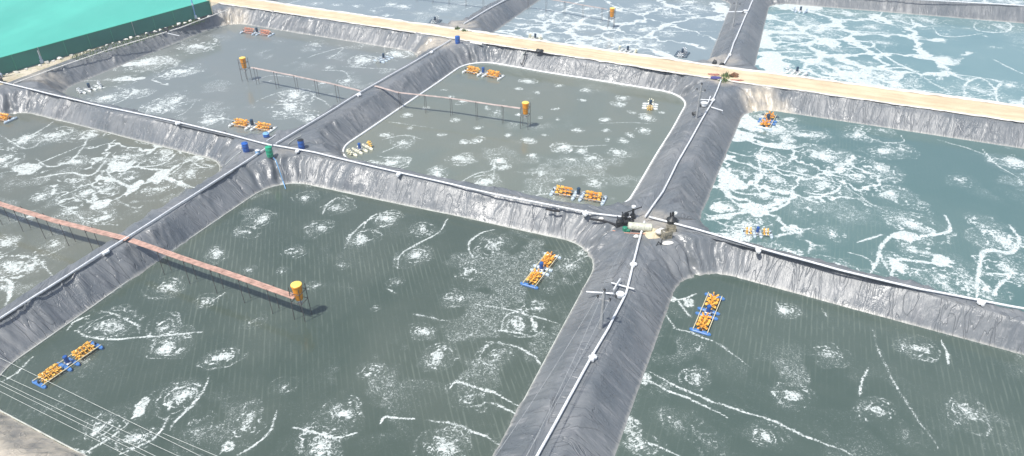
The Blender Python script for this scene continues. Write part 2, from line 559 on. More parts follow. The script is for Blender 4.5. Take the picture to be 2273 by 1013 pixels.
SAND = [(1690, 215, 3.0, 1.0), (1735, 225, 2.0, .8), (1445, 505, 2.6, .5), (975, 100, 3.5, .8), (1610, 185, 2.6, .8),
        (20, 960, 4.5, 1), (90, 985, 4.0, 1), (150, 1010, 3.5, 1), (0, 925, 4, 1), (-60, 900, 4, 1), (520, 30, 3, .8), (940, 100, 2, .5),
        (100, 175, 3, .5), (640, 345, 1.6, .3), (1030, 62, 3, .6), (1600, 140, 3, .5)]
SANDW = [(at(x, y, -0.4), r, a) for x, y, r, a in SAND]


def bank(name, quad, ds, seed, R=4.0, amp=1.0, ins=(3, 3, 3, 3)):
    pts, nor, side, s = ring_line(quad, ins, R, ds)
    P_ = np.array([(p.x, p.y) for p in pts]); Nn = np.array([(v.x, v.y) for v in nor])
    Q = np.array([(q[0].x, q[0].y) for q in side]); S = np.array(s)
    fr = np.array([q[1][1] for q in side]); tot = np.array([q[1][2] for q in side])
    dcorner = np.minimum(fr, 1 - fr) * tot
    dd = np.concatenate([np.linspace(-1.6, -0.2, 4), np.arange(0, RUN + 0.01, 0.14 if ds < 0.2 else 0.2)])
    na = len(dd); nb = 5
    X = np.zeros((len(pts), na + nb)); Y = X.copy(); Z = X.copy(); D = X.copy()
    run = np.minimum(2.3, np.hypot(*(Q - P_).T) - 0.35)
    for j, d in enumerate(dd):
        e = np.full(len(pts), d) if d < 0 else d / RUN * run
        X[:, j] = P_[:, 0] + Nn[:, 0] * e; Y[:, j] = P_[:, 1] + Nn[:, 1] * e; D[:, j] = d
    Ex, Ey = X[:, na - 1].copy(), Y[:, na - 1].copy()
    gap = np.hypot(Q[:, 0] - Ex, Q[:, 1] - Ey)
    for k in range(1, nb + 1):
        t = k / nb
        X[:, na + k - 1] = Ex + (Q[:, 0] - Ex) * t; Y[:, na + k - 1] = Ey + (Q[:, 1] - Ey) * t
        D[:, na + k - 1] = RUN + gap * t
    SS = S[:, None] + 0 * D
    lin = WZ + D * 0.76
    Z = np.where(D < 0, lin, 0)
    zz = -np.log(np.exp(-lin / 0.14) + np.exp(np.zeros_like(lin) / 0.14)) * 0.14    # soft shoulder
    Z = np.where(D < 0, lin, zz)
    t = np.zeros_like(D)
    t[:, na - 1:] = np.linspace(0, 1, nb + 1)[None, :]
    Z = Z * (1 - t)                                                                     # meet the neighbour at the crest line
    # folds of the sheet running down the slope
    wx = SS + 1.5 * fbm(SS * 0.45, D * 0.25, seed, 3)
    f1 = 1 - np.abs(2 * fbm(wx * 0.5, D * 0.10 + 3, seed + 5, 2) - 1)
    f2 = 1 - np.abs(2 * fbm(wx * 1.15 + D * 0.45, D * 0.22 + 9, seed + 9, 2) - 1)
    f3 = fbm(X * 0.35, Y * 0.35, seed + 3, 3) - 0.5
    act = 0.35 + 0.9 * sstep(0.35, 0.65, fbm(SS * 0.12, D * 0.1, seed + 21, 2))
    w = (0.25 + 0.75 * sstep(0.1, 0.7, D)) * (1 - t) * (0.4 + 0.6 * sstep(2.9, 1.9, D))
    wr = (np.power(f1, 10) * 0.21 + np.power(f2, 10) * 0.13) * act + f3 * 0.10
    # seam creases in the corners
    for off, a_ in ((0.0, .42), (1.6, .2), (3.0, .12)):
        wr -= a_ * np.exp(-((dcorner[:, None] - off - 0.10 * np.sin(D * 3)) / 0.15) ** 2) - a_ * .5 * np.exp(-((dcorner[:, None] - off - 0.42 - 0.10 * np.sin(D * 3)) / 0.18) ** 2)
    # long soft creases lying across the flat parts
    fl = sstep(0.35, 1.0, (D - RUN) / np.maximum(gap[:, None], .3)) * 0
    wr += 0.0 * fl
    gapw = sstep(1.0, 2.5, gap)[:, None] * sstep(RUN - 0.6, RUN + 0.6, D) * (1 - t)
    cr = 1 - np.abs(2 * fbm(D * 1.1 + SS * 0.1, SS * 0.35, seed + 31, 3) - 1)
    wr += gapw * np.power(cr, 6) * 0.5
    Z = Z + wr * w * amp
    base = sstep(0, 1, t) * 0
    X = X + Nn[:, 0:1] * wr * w * -0.35; Y = Y + Nn[:, 1:2] * wr * w * -0.35
    sand = np.zeros_like(D)
    for c, r, a in SANDW:
        q = np.hypot(X - c.x, Y - c.y) + 1.2 * (fbm(X * .6, Y * .6, 77, 3) - .5)
        sand = np.maximum(sand, a * sstep(r, r * 0.3, q))
    o = grid_mesh(name, X, Y, Z, M['liner'], {'sand': sand}, (SS, D), 'slope', closed=True)
    tag(o, kind='structure')
    return pts, nor


# ------------------------------------------------------------------ foam
def catmull(P, k=8):
    P = [Vector(p) for p in P]
    if len(P) < 3:
        return [P[0].lerp(P[-1], i / k) for i in range(k + 1)]
    Q = [P[0] * 2 - P[1]] + P + [P[-1] * 2 - P[-2]]
    out = []
    for i in range(1, len(Q) - 2):
        a, b, c, d = Q[i - 1], Q[i], Q[i + 1], Q[i + 2]
        for j in range(k):
            t = j / k
            out.append(0.5 * ((2 * b) + (c - a) * t + (2 * a - 5 * b + 4 * c - d) * t * t + (3 * b - a - 3 * c + d) * t ** 3))
    out.append(P[-1])
    return out


def foam_field(X, Y, blobs, strokes, patches, web=None, seed=0, webw=1.0, bst=1.0):
    F = np.zeros_like(X)
    wob = fbm(X * .9, Y * .9, seed, 3) - .5
    wob2 = fbm(X * 2.2, Y * 2.2, seed + 40, 3) - .5
    big = fbm(X * .11, Y * .11, seed + 200, 3)
    F = np.maximum(F, (.16 + .34 * sstep(.5, .68, big)) * sstep(.42, .6, fbm(X * .5, Y * .5, seed + 210, 3)))
    C = []
    for i, b in enumerate(blobs):
        px, py, rp = b[:3]; st = (b[3] if len(b) > 3 else 1.0) * bst
        c = at(px, py, WZ); R = rp / ppm(c) * 1.0; st = st * (1.12 if rp < 24 else 1.0)
        C.append((c.x, c.y, R))
        m = (np.abs(X - c.x) < R * 1.7) & (np.abs(Y - c.y) < R * 1.7)
        if not m.any(): continue
        rs0 = np.random.RandomState(i * 13 + seed); sa_ = rs0.uniform(0, 3.14); sx_ = rs0.uniform(.72, 1.0); R *= rs0.uniform(.85, 1.12)
        ux = X[m] - c.x; uy = Y[m] - c.y
        dx = (ux * math.cos(sa_) + uy * math.sin(sa_)) / sx_; dy = (-ux * math.sin(sa_) + uy * math.cos(sa_)) * sx_ ** .3; dx = dx + .35 * R * (dx / R) ** 2 * rs0.uniform(-.6, .6)
        st = st * rs0.uniform(.88, 1.06)
        rr = np.hypot(dx, dy) / R + wob[m] * 0.62 + wob2[m] * .30
        th = np.arctan2(dy, dx)
        rs = np.random.RandomState(i * 7 + seed)
        el = 1 + .25 * np.cos(2 * (th - rs.uniform(0, 3.14)))
        f = 1.08 * sstep(0.30, 0.06, rr * el) * (0.7 + .9 * (wob2[m] + .25))
        f = np.maximum(f, .70 * sstep(.75, .2, rr * el))
        for k, rk in enumerate((0.45, 0.72, 1.0)):
            ph = rs.uniform(0, 6.28, 3)
            a = 0.35 + 0.5 * np.sin(th + ph[0]) + .45 * np.sin(2 * th + ph[1])
            f = np.maximum(f, (0.92 - 0.13 * k) * np.exp(-((rr - rk * (1 + .1 * np.sin(th + ph[2]))) / (0.05 + .015 * k)) ** 2) * np.clip(a, 0, 1) ** .5)
        a = 0.5 + 0.5 * np.sin(th + rs.uniform(0, 6.28))
        f = np.maximum(f, (0.26 + .24 * a) * sstep(1.5, 0.7, rr))
        q = rr * 2.6 + 1.9 * fbm(X[m] * 1.15 + i, Y[m] * 1.15, seed + 60, 3) + .35 * np.sin(th + rs.uniform(0, 6))
        cont = sstep(.17, .05, np.abs(q - np.floor(q) - .5))
        brk = sstep(.36, .56, vn(X[m] * 1.7, Y[m] * 1.7 + i * 3, seed + 66))
        f = np.maximum(f * .93, cont * brk * (1.02 - .38 * rr) * sstep(1.45, .9, rr))
        F[m] = np.maximum(F[m], f * st)
    if web is not None and len(C) > 2:
        d1 = np.full_like(X, 1e9); d2 = np.full_like(X, 1e9)
        xw = X + 2.2 * wob + .5 * wob2; yw = Y + 2.2 * (fbm(X * .9, Y * .9, seed + 70, 3) - .5)
        for cx, cy, R in C:
            d = np.hypot(xw - cx, yw - cy) * (2.0 / max(R, 1.2)) ** 0.3
            mm = d < d1
            d2 = np.where(mm, d1, np.minimum(d2, d)); d1 = np.where(mm, d, d1)
        mask = web(X, Y)
        e = d2 - d1
        wd = 0.30 + 0.9 * np.clip(fbm(X * .25, Y * .25, seed + 90, 2) - .42, 0, 1) + .0 * e
        wd = wd * webw
        wb = sstep(wd * 1.5, wd * 0.4, e) * sstep(0.16, 0.5, mask + (fbm(X * .33, Y * .33, seed + 55, 3) - .5) * 0.9) * sstep(9.0, 6.0, d1)
        F = np.maximum(F, wb * .92)
    for i, stx in enumerate(strokes):
        wpx, P = stx[0], stx[1:]
        pts = catmull([at(x, y, WZ) for x, y in P], 6)
        hw = max(.075, wpx * .27 / ppm(pts[len(pts) // 2])); amp_ = .62 if wpx < 2.5 else .74 if wpx < 4.5 else (.80 if wpx < 7.5 else .90)
        n = len(pts)
        xs = [p.x for p in pts]; ys = [p.y for p in pts]; pad = hw * 4 + 0.8
        m = (X > min(xs) - pad) & (X < max(xs) + pad) & (Y > min(ys) - pad) & (Y < max(ys) + pad)
        if not m.any(): continue
        x = X[m] + wob[m] * 0.22; y = Y[m] + wob[m] * 0.22
        best = np.full_like(x, 9.0)
        for k in range(n - 1):
            ax, ay = xs[k], ys[k]; bx, by = xs[k + 1], ys[k + 1]
            L2 = (bx - ax) ** 2 + (by - ay) ** 2 + 1e-9
            t = np.clip(((x - ax) * (bx - ax) + (y - ay) * (by - ay)) / L2, 0, 1)
            d = np.hypot(x - ax - t * (bx - ax), y - ay - t * (by - ay))
            u = (k + t) / (n - 1)
            taper = 0.35 + 0.85 * np.sin(np.pi * np.clip(u, 0.02, .98)) ** .7
            best = np.minimum(best, d / taper)
        hv = hw * (0.9 + 1.1 * np.clip(wob2[m] + .25, 0, 1))
        f = amp_ * sstep(1.5, 0.5, best / hv)
        f = np.maximum(f, .5 * sstep(hv * 4.5 + .1, hv, best) * (.5 + wob2[m]))
        F[m] = np.maximum(F[m], f)
    for p in patches:
        px, py, rx, ry = p[:4]; st = (p[4] if len(p) > 4 else 1.0) * .93
        c = at(px, py, WZ); k = ppm(c); dep = math.asin(CH / (c - Vector((0, 0, CH))).length)
        ax = rx / k; ay = ry / k / math.sin(dep)
        q = np.hypot((X - c.x) / ax, (Y - c.y) / ay) + wob * 1.3 + wob2 * .5
        F = np.maximum(F, st * sstep(1.12, 0.82, q))
    return F


def pond(quad, ds, seed, deep, tint, blobs=(), strokes=(), patches=(), web=None, R=3.6, wl=0.0, amp=1.0, bds=None, ins=(3, 3, 3, 3), webw=1.0, wind=(0.0, 1.0), bst=1.0, streak=0.0, fcol=((0.55, 0.60, 0.58), (0.8, 0.85, 0.84))):
    pts, nor = bank('pond_bank', quad, bds or max(ds, 0.13), seed, R, amp, ins)
    # water sheet over the rounded quad, running a little under the banks
    a, b, c, d = quad
    nu = int(((b - a).length + (c - d).length) / 2 / ds); nv = int(((d - a).length + (c - b).length) / 2 / ds)
    u = np.linspace(0.03, 0.97, nu)[:, None]; v = np.linspace(0.03, 0.97, nv)[None, :]
    X = a.x * (1 - u) * (1 - v) + b.x * u * (1 - v) + c.x * u * v + d.x * (1 - u) * v
    Y = a.y * (1 - u) * (1 - v) + b.y * u * (1 - v) + c.y * u * v + d.y * (1 - u) * v
    F = foam_field(X, Y, blobs, strokes, patches, web, seed, webw, bst)
    if wl > 0:      # dried foam gathered along the waterline
        P_ = np.array([(p.x, p.y) for p in pts])[::4]
        best = np.full_like(X, 9.0)
        st = 3000
        fx = X.ravel(); fy = Y.ravel(); bb = best.ravel()
        for q in range(0, len(P_), 1):
            m = (np.abs(fx - P_[q, 0]) < 0.8) & (np.abs(fy - P_[q, 1]) < 0.8)
            if m.any(): bb[m] = np.minimum(bb[m], np.hypot(fx[m] - P_[q, 0], fy[m] - P_[q, 1]))
        best = bb.reshape(X.shape)
        amt = fbm(X * .4, Y * .4, seed + 3, 3)
        F = np.maximum(F, wl * sstep(0.45, 0.1, best - .25 * (amt - .3)))
    cc = Vector(wind + (0,))
    m = water_mat('pond_water', deep, tint, streak, fcol, (cc.x, cc.y))
    o = grid_mesh('pond_water', X, Y, np.full_like(X, WZ), m, {'foam': F})
    tag(o, kind='structure')
    return pts, nor


# ------------------------------------------------------------------ foam read off the ponds: x, y, radius (photo pixels), strength
B1 = [(675,440,34),(748,462,34),(712,505,32),(545,515,30),(583,488,34),(480,565,32),(652,560,28),(555,600,16,.8),(625,603,16,.8),
      (757,590,20,.7),(700,635,20,.7),(800,530,38),(858,487,38),(938,508,36),(920,568,38),(1100,545,52),(1045,598,42),(878,628,20,.8),
      (1000,663,36),(832,685,15,.7),(565,712,26,.8),(455,672,28,.9),(376,637,36),(240,722,62),(366,728,36),(370,770,46),(495,793,42),
      (398,885,50),(220,950,42),(300,975,44),(555,932,52),(630,862,26,.9),(828,822,34),(762,920,52),(968,792,48),(938,735,32),
      (1100,790,44),(1155,715,44),(1192,685,32),(1045,880,52),(985,990,58),(710,990,56),(1265,595,52,.85),(1225,640,30,.7),(190,800,60,.55),
      (40,800,60,.5),(120,900,70,.5),(440,960,60,.6),(330,900,50,.5),(1290,560,30,.7)]
S1 = [(4,(763,552),(780,522),(815,490),(845,480)),(3,(805,510),(820,485),(850,472),(885,475)),
      (5,(880,597),(890,565),(930,540),(975,515),(994,485)),(5,(1050,572),(1041,555),(1045,535),(1070,517),(1098,510)),
      (4,(717,478),(724,457),(745,440)),(6,(168,733),(200,749),(250,753),(300,750),(360,745),(447,738)),
      (6,(466,833),(450,870),(420,905),(385,940),(378,955)),(4,(378,918),(350,965),(310,990),(262,1010)),
      (12,(300,900),(318,915),(290,930)),(6,(285,940),(240,975),(190,1005)),(5,(616,908),(600,955),(570,985),(520,1015)),
      (7,(998,862),(1012,849),(1060,860),(1110,880),(1152,903)),(4,(1205,815),(1188,792),(1140,768),(1070,757)),
      (3,(1055,675),(1120,685),(1190,703),(1245,718)),(3,(1098,734),(1140,739),(1172,746)),(8,(845,940),(855,925),(880,927),(922,930)),
      (3,(943,933),(1000,940),(1050,957),(1112,990)),(3,(1150,922),(1110,902),(1075,892)),(9,(650,950),(700,962),(745,972),(790,962)),
      (2,(918,697),(960,705),(1008,716)),(4,(1062,800),(1078,770),(1095,762)),(4,(1110,735),(1125,700),(1160,690)),(5,(0,850),(40,825),(75,790)),
      (5,(150,735),(165,715),(200,700)),(4,(225,690),(260,700),(305,720),(310,740)),(4,(1350,560),(1300,570),(1262,590)),(3,(860,640),(880,650)),
      (5,(485,1010),(510,985),(514,1000)),(3,(465,672),(500,650))]
PT1 = [(250,725,22,8,.7),(312,905,11,14,.85),(175,1005,34,9,.75),(505,990,11,8,.85)]
B4 = [(1740,690,32),(1555,770,28),(1548,842,40),(1500,940,46),(1700,970,48),(1840,787,38),(1757,876,44),(1935,910,42),(2040,775,40),
      (2145,915,52),(1480,860,40,.6),(1420,985,50,.8),(1580,990,55,.7),(1620,900,50,.45),(1450,800,34,.6),(2010,960,50,.5),(1830,960,50,.5),
      (1560,690,40,.4),(1900,1000,60,.5),(2240,1000,40,.5)]
S4 = [(5,(1428,818),(1500,858),(1600,898),(1700,930),(1830,985),(1900,1010)),(6,(1420,835),(1460,858),(1540,890),(1615,928)),
      (2,(1935,730),(1950,775),(1985,850),(2040,935),(2085,998)),(4,(1495,728),(1540,742),(1600,765),(1668,818)),(6,(1395,975),(1450,988),(1510,1012)),
      (5,(2088,753),(2102,785),(2106,812)),(3,(1908,880),(1913,848),(1928,815)),(8,(1483,664),(1515,665),(1545,652)),(4,(1722,672),(1745,705)),
      (3,(1825,685),(1836,705)),(7,(1500,662),(1520,690),(1535,705)),(3,(1480,700),(1500,730))]
PT4 = [(1530,674,11,8,.85),(1425,835,14,22,.75),(1405,960,26,30,.7),(1490,665,10,8,.9)]
B0 = [(70,480,24,.8),(190,430,30),(400,460,26,.8),(330,500,22,.7),(60,600,34),(90,640,26,.8),(400,310,26,.8),(275,350,40),(365,348,46),(292,395,42),(160,402,36),(425,385,42),(345,420,42),(240,420,36),(160,462,30),(225,487,34),(90,437,24,.8),
      (165,360,36),(118,545,36),(10,540,34),(30,592,40),(5,355,40),(120,300,40),(55,310,40),(200,300,36),(330,310,30),(5,640,28,.8),(60,385,30,.6),
      (25,410,30,.7),(300,470,26,.5)]
S0 = [(7,(78,352),(110,370),(150,360),(180,333),(205,290)),(7,(235,352),(262,370),(320,370),(365,362),(405,328)),
      (8,(295,412),(330,405),(365,393),(410,410),(450,420)),(6,(0,385),(60,372),(130,345),(190,320)),(8,(80,396),(150,384),(205,388),(238,352)),
      (4,(110,447),(150,462),(195,492),(262,500)),(5,(0,567),(55,569),(95,588),(118,612)),(12,(0,622),(22,624),(22,652),(8,680)),
      (6,(225,452),(262,440),(300,412)),(6,(240,368),(246,392),(285,412)),(5,(0,300),(60,330),(110,300)),(7,(20,315),(70,300),(120,270)),
      (5,(410,345),(450,372),(490,362)),(4,(255,440),(300,462),(320,455)),(5,(420,350),(395,375),(365,395))]
PT0 = [(262,368,22,8),(355,392,16,10),(300,415,10,12),(445,350,40,9,.6),(410,440,44,10,.55),(60,375,26,9,.9),(225,452,18,8)]
BU = [(325,138,52),(435,103,46),(400,160,40),(300,205,36),(390,222,40),(350,240,40),(640,238,48),(655,212,40),(690,265,36),(470,268,38),
      (240,215,34),(730,150,22,.7),(805,135,40),(720,185,26,.7),(880,120,40),(620,92,16,.6),(540,110,16,.5),(590,130,16,.5),(700,100,30,.7),
      (820,100,40,.7),(770,180,30,.8),(600,180,18,.5),(500,190,14,.4),(560,235,16,.5),(170,230,26,.5),(260,175,40,.7)]
SU = [(5,(268,145),(300,135),(330,136),(380,142),(372,125)),(4,(150,182),(230,178),(310,175)),(5,(240,235),(275,222),(300,200),(285,197)),
      (4,(345,250),(355,240),(362,222),(330,225)),(3,(380,262),(410,250),(435,225)),(4,(410,102),(450,108),(490,100)),(4,(530,272),(480,258),(440,262)),
      (4,(560,180),(600,168),(640,170),(700,178)),(5,(600,235),(640,230),(690,232)),(5,(735,240),(720,225),(700,215),(690,207)),
      (6,(605,255),(650,253),(700,256)),(4,(730,130),(750,118),(760,106),(700,122),(680,130)),(4,(570,225),(600,212),(640,202),(700,205)),
      (4,(760,148),(800,150),(880,155)),(4,(840,95),(852,105),(856,118)),(4,(715,156),(760,158),(775,172)),(5,(450,282),(485,268),(495,250))]
PTU = [(300,142,36,4,.95),(640,232,16,4,.9),(280,176,36,4,.9)]
B2 = [(905,255,13),(1012,267,12),(1030,225,12),(1060,313,20),(1030,317,16),(1100,250,10),(1170,312,18),(1250,327,22),(1280,290,14),
      (1108,357,34),(1022,352,34),(1118,372,22),(900,318,32),(872,362,34),(828,362,26),(968,387,32),(1078,405,34),(1200,385,26),(1322,405,28),
      (1290,335,20),(1312,352,24),(1372,340,24),(1440,262,20),(1428,290,16),(1380,312,14),(1345,267,12),(1240,265,9),(1170,180,18),(1240,190,12),
      (1300,200,14),(1380,217,20),(1375,230,16),(1190,205,10),(1292,222,9),(1150,198,10),(960,190,12),(1000,215,8),(985,200,8),(945,240,10),
      (1080,240,10),(1130,300,10),(1345,290,9),(1232,242,10),(1330,370,12),(1160,440,34,.8),(1240,400,16),(1400,300,14),(1405,250,12),(1470,250,8),
      (1210,300,10),(1060,285,9),(980,300,12),(1150,255,8),(1200,262,8),(910,285,10),(1270,355,14),(1350,310,10),(1180,345,12),(860,300,14)]
S2 = [(6,(838,347),(870,350),(905,350),(910,358),(885,372),(860,380)),(5,(905,352),(905,368),(880,378),(862,390)),
      (4,(1010,414),(1030,400),(1060,385),(1090,378),(1098,360),(1115,352)),(4,(1098,362),(1095,395),(1078,410),(1050,412)),
      (4,(1170,438),(1195,432),(1202,405)),(4,(1190,432),(1220,432),(1232,445)),(3,(850,310),(900,300),(940,310)),
      (2,(860,270),(900,276),(960,285)),(2,(1140,382),(1200,384),(1260,386)),(3,(1230,320),(1290,325),(1350,322)),(3,(845,340),(890,320),(900,308)),
      (2,(1330,275),(1390,272),(1450,275))]
B3 = [(1850,520,34),(1780,380,36),(1730,610,36),(1800,640,34),(2040,560,44),(2180,500,36,.8),(2000,330,34,.8),(2130,400,30,.7),(1600,380,30),(1720,285,60),(1690,260,40),(1830,350,50),(1700,352,44),(1695,432,46),(1960,335,40,.8),(1822,412,50),(1950,372,50),(1978,432,52),
      (2025,500,64),(1995,592,50),(1862,600,56),(1915,628,50),(2095,632,60),(2232,540,60),(2135,600,50,.8),(2205,300,46),(1905,300,40),
      (1662,500,50),(1750,560,40),(1790,300,44),(1880,470,50,.7),(1620,460,44),(2240,600,50),(2190,640,44),(1720,400,40),(1650,385,40),
      (1900,390,34),(2250,360,44),(2060,290,30,.5),(1765,470,34,.7),(1640,540,40),(2250,430,36,.5),(1960,290,40,.7)]
S3 = [(14,(1930,610),(1948,580),(1955,550),(1978,525),(2010,516),(2050,524),(2105,515),(2108,500),(2098,478)),
      (12,(1978,625),(1982,600),(1992,578),(2030,580),(2080,585),(2108,582)),(9,(1955,545),(1955,570),(1975,602)),
      (14,(2168,662),(2172,610),(2180,565),(2200,556),(2245,560),(2262,530),(2240,500)),(11,(2205,655),(2220,630),(2238,612),(2180,605)),
      (7,(2182,608),(2205,612),(2273,618)),(9,(1790,612),(1790,580),(1775,568),(1740,550)),(7,(1682,355),(1688,335),(1700,322)),
      (9,(1640,300),(1680,320),(1740,330),(1782,326)),(9,(1595,400),(1640,428),(1690,432),(1745,440)),(8,(1688,360),(1740,378),(1800,392),(1865,408)),
      (10,(1868,408),(1855,425),(1820,432),(1785,425)),(10,(1600,420),(1640,455),(1700,470),(1750,450),(1745,438)),(8,(1683,350),(1688,380),(1680,410),(1690,430)),
      (6,(2180,330),(2215,368),(2262,395)),(6,(2262,398),(2268,412)),(5,(1910,283),(1920,300),(1960,316),(2005,315),(2000,300)),
      (6,(1880,560),(1930,575),(1940,600)),(8,(1570,480),(1620,475),(1660,470)),(5,(1790,570),(1800,545),(1790,530)),(5,(1600,330),(1650,345),(1690,345)),
      (5,(1560,470),(1610,500),(1680,505)),(5,(1870,410),(1930,450),(1970,470)),(6,(1640,640),(1720,590)),(8,(1900,540),(1960,520)),(5,(2080,310),(2150,330),(2190,345))]
PT3 = [(1662,272,26,18,1.0),(1622,405,30,26,.98),(1600,530,60,14,.95),(1690,462,50,10),(1648,300,30,10),(2010,525,30,9,1),(2092,582,20,10),(1990,590,10,14),
       (1700,545,50,8,.6),(1600,462,24,12,.9),(1735,325,30,5,.9)]
BT1 = [(900,15,20),(830,25,16),(980,20,30),(1020,10,30),(870,10,16),(750,12,16),(700,8,18),(1060,40,20),(930,30,14),(790,14,14),(760,30,12),(860,35,14)]
ST1 = [(4,(820,20),(860,15),(900,18)),(4,(1010,30),(1060,12),(1100,14)),(4,(640,8),(670,0))]
BT2 = [(1140,90,30),(1180,75,34),(1230,85,34),(1200,35,34),(1260,40,34),(1300,20,30),(1240,12,30),(1380,90,34),(1330,95,34),(1300,65,36),(1430,65,34),
       (1480,75,34),(1490,30,36),(1550,20,36),(1430,15,34),(1370,40,30,.7),(1560,55,30,.7),(1530,5,30),(1160,55,28),(1100,100,24),(1280,110,30),(1250,60,30),(1450,100,30),
       (1330,50,26,.6),(1410,110,30),(1190,100,28)]
ST2 = [(5,(1120,50),(1180,55),(1240,50),(1262,30)),(5,(1262,32),(1300,50),(1350,70),(1400,88)),(5,(1370,8),(1390,22),(1430,22),(1440,8)),
       (5,(1490,8),(1492,30),(1540,32)),(5,(1450,32),(1500,32),(1560,30)),(5,(1400,62),(1440,70),(1500,70),(1590,70)),(5,(1110,55),(1150,62),(1190,80)),
       (5,(1200,78),(1230,62),(1262,58)),(6,(1250,98),(1270,85),(1320,88),(1340,75)),(5,(1400,88),(1440,100),(1480,120)),(5,(1340,105),(1350,90),(1400,98))]
PT2 = [(1190,78,18,5),(1605,22,20,12,1.0),(1590,40,20,5,.9),(1130,105,20,4,.9),(1300,85,20,4,.9),(1400,88,18,4,.9)]
BT3 = [(1740,145,60),(1755,110,60),(1760,85,56),(1745,62,60),(1820,68,56),(1790,48,60),(1880,30,60),(1930,60,56),(1850,105,50),(1880,150,60),(1990,40,50),
       (2060,45,50),(1960,95,50,.7),(1960,170,60),(2020,180,60),(1930,180,50),(2170,200,56),(2130,220,50),(2220,60,50),(2150,40,44,.7),(1840,160,50),
       (1930,140,40,.7),(1800,175,50),(2240,190,40),(2100,75,40,.7),(2200,170,40,.5),(2040,210,50),(1880,190,50),(1990,145,40,.6),(2260,230,40),(2110,110,36,.4),(2180,130,36,.4)]
ST3 = [(10,(1690,85),(1760,82),(1830,92),(1850,110)),(9,(1700,60),(1800,62),(1900,70),(1990,75)),(10,(1850,75),(1900,90),(1935,95),(1935,105),(1880,105)),
       (9,(1690,118),(1760,115),(1800,118)),(9,(1700,130),(1760,128),(1810,125)),(9,(1720,105),(1790,95),(1830,100)),(8,(1940,105),(1990,140),(2040,160)),
       (10,(1910,155),(1960,152),(2010,152),(2050,170)),(10,(1850,180),(1900,165),(1915,155),(1925,180),(1950,195),(2020,200),(2090,205)),
       (8,(1960,25),(1950,45),(1990,45),(2025,55),(2020,40)),(7,(2165,48),(2165,65),(2200,72),(2240,68),(2235,50),(2170,45)),
       (6,(2070,60),(2085,78),(2120,82),(2180,75)),(7,(2140,215),(2145,185),(2180,175),(2210,205),(2160,215)),(8,(2215,230),(2210,200),(2220,182),(2170,172),(2090,162)),
       (7,(2273,215),(2262,235)),(6,(1800,20),(1870,30),(1950,28)),(9,(1700,15),(1740,12),(1780,12)),(6,(2200,130),(2240,150),(2273,165)),(5,(1700,35),(1760,30),(1800,40)),
       (7,(1780,130),(1820,150),(1850,175)),(7,(2030,160),(2080,190),(2110,205))]
PT3T = [(1712,140,34,20,1.1),(1770,15,50,7,1.1),(1700,98,30,8,1.05),(1840,95,24,8),(1710,120,26,5),(1880,167,40,7),(1930,190,26,6),(1690,80,16,12),(1950,40,14,7)]
BT5 = [(2150,0,40),(2220,2,40),(2260,5,30),(2100,-6,40),(2190,-10,40)]

# ------------------------------------------------------------------ ponds
def webmask(px, py, rad, s=1.0, lo=0.0):
    c = at(px, py, WZ)
    return lambda X, Y: np.maximum(lo, s * sstep(rad, rad * 0.35, np.hypot(X - c.x, Y - c.y)))


DARK = (0.060, 0.085, 0.070); DARKT = (0.084, 0.108, 0.090)
MID = (0.172, 0.2, 0.192)
TEAL = (0.11, 0.175, 0.18); TEALT = (0.14, 0.20, 0.20)
P1 = [A_S, B_S, B_C, A_C]
P4 = [B_S, E_S, C_E, B_C]
P0 = [W_S, A_S, A_C, W_C]
PU = [W_C, A_C, A_R, W_R]
P2 = [A_C, B_C, B_R, A_R]
P3 = [B_C, C_E, R_E, B_R]
T1 = [T_W, T_A, U_A, U_W]
T2 = [T_A, T_B, U_B, U_A]
T3 = [T_B, T_E, U_E, U_B]
T5 = [U_B, U_E, V_E, V_B]
ln1 = pond(P1, 0.09, 1, DARK, DARKT, B1, S1, PT1, wl=0.35, streak=.22, fcol=((0.50, 0.55, 0.52), (0.78, 0.83, 0.81)), wind=(-0.254, 0.967), bst=1.04, ins=(3.2, 2.5, 2.2, 2.0))
ln4 = pond(P4, 0.09, 2, (0.064, 0.094, 0.08), (0.085, 0.115, 0.098), B4, S4, PT4, wl=0.35, streak=.2, fcol=((0.50, 0.55, 0.52), (0.78, 0.83, 0.81)), wind=(0.36, 0.933), ins=(3.2, 3, 1.6, 3.7))
ln0 = pond(P0, 0.13, 3, (0.125, 0.142, 0.118), (0.155, 0.162, 0.13), B0, S0, PT0, webmask(300, 380, 12, .55), wl=0.35, streak=.12, fcol=((0.50, 0.55, 0.52), (0.78, 0.83, 0.81)), wind=(-0.451, 0.892), bst=1.15, ins=(3, 3.3, 1.75, 3))
lnU = pond(PU, 0.15, 4, MID, (0.195, 0.215, 0.205), BU, SU, PTU, webmask(300, 190, 9, .2), wl=0.35, webw=1.0, bst=1.2, ins=(2.8, 2.6, 2.15, 3.2))
ln2 = pond(P2, 0.13, 5, (0.15, 0.18, 0.158), (0.175, 0.192, 0.16), B2, S2, (), wl=0.35, streak=.06, fcol=((0.50, 0.55, 0.52), (0.78, 0.83, 0.81)), bst=1.25, ins=(2.8, 2.7, 1.85, 3.7))
ln3 = pond(P3, 0.13, 6, (0.092, 0.165, 0.16), (0.11, 0.18, 0.172), B3, S3, PT3, webmask(1680, 380, 17, .62), wl=0.35, streak=.18, webw=1.5, wind=(0.381, 0.925), bst=1.15, ins=(2.8, 3, 2.3, 3.5))
lnT1 = pond(T1, 0.2, 7, (0.22, 0.27, 0.285), (0.25, 0.3, 0.31), BT1, ST1, (), wl=0.35, ins=(2.5, 2.6, 3, 3))
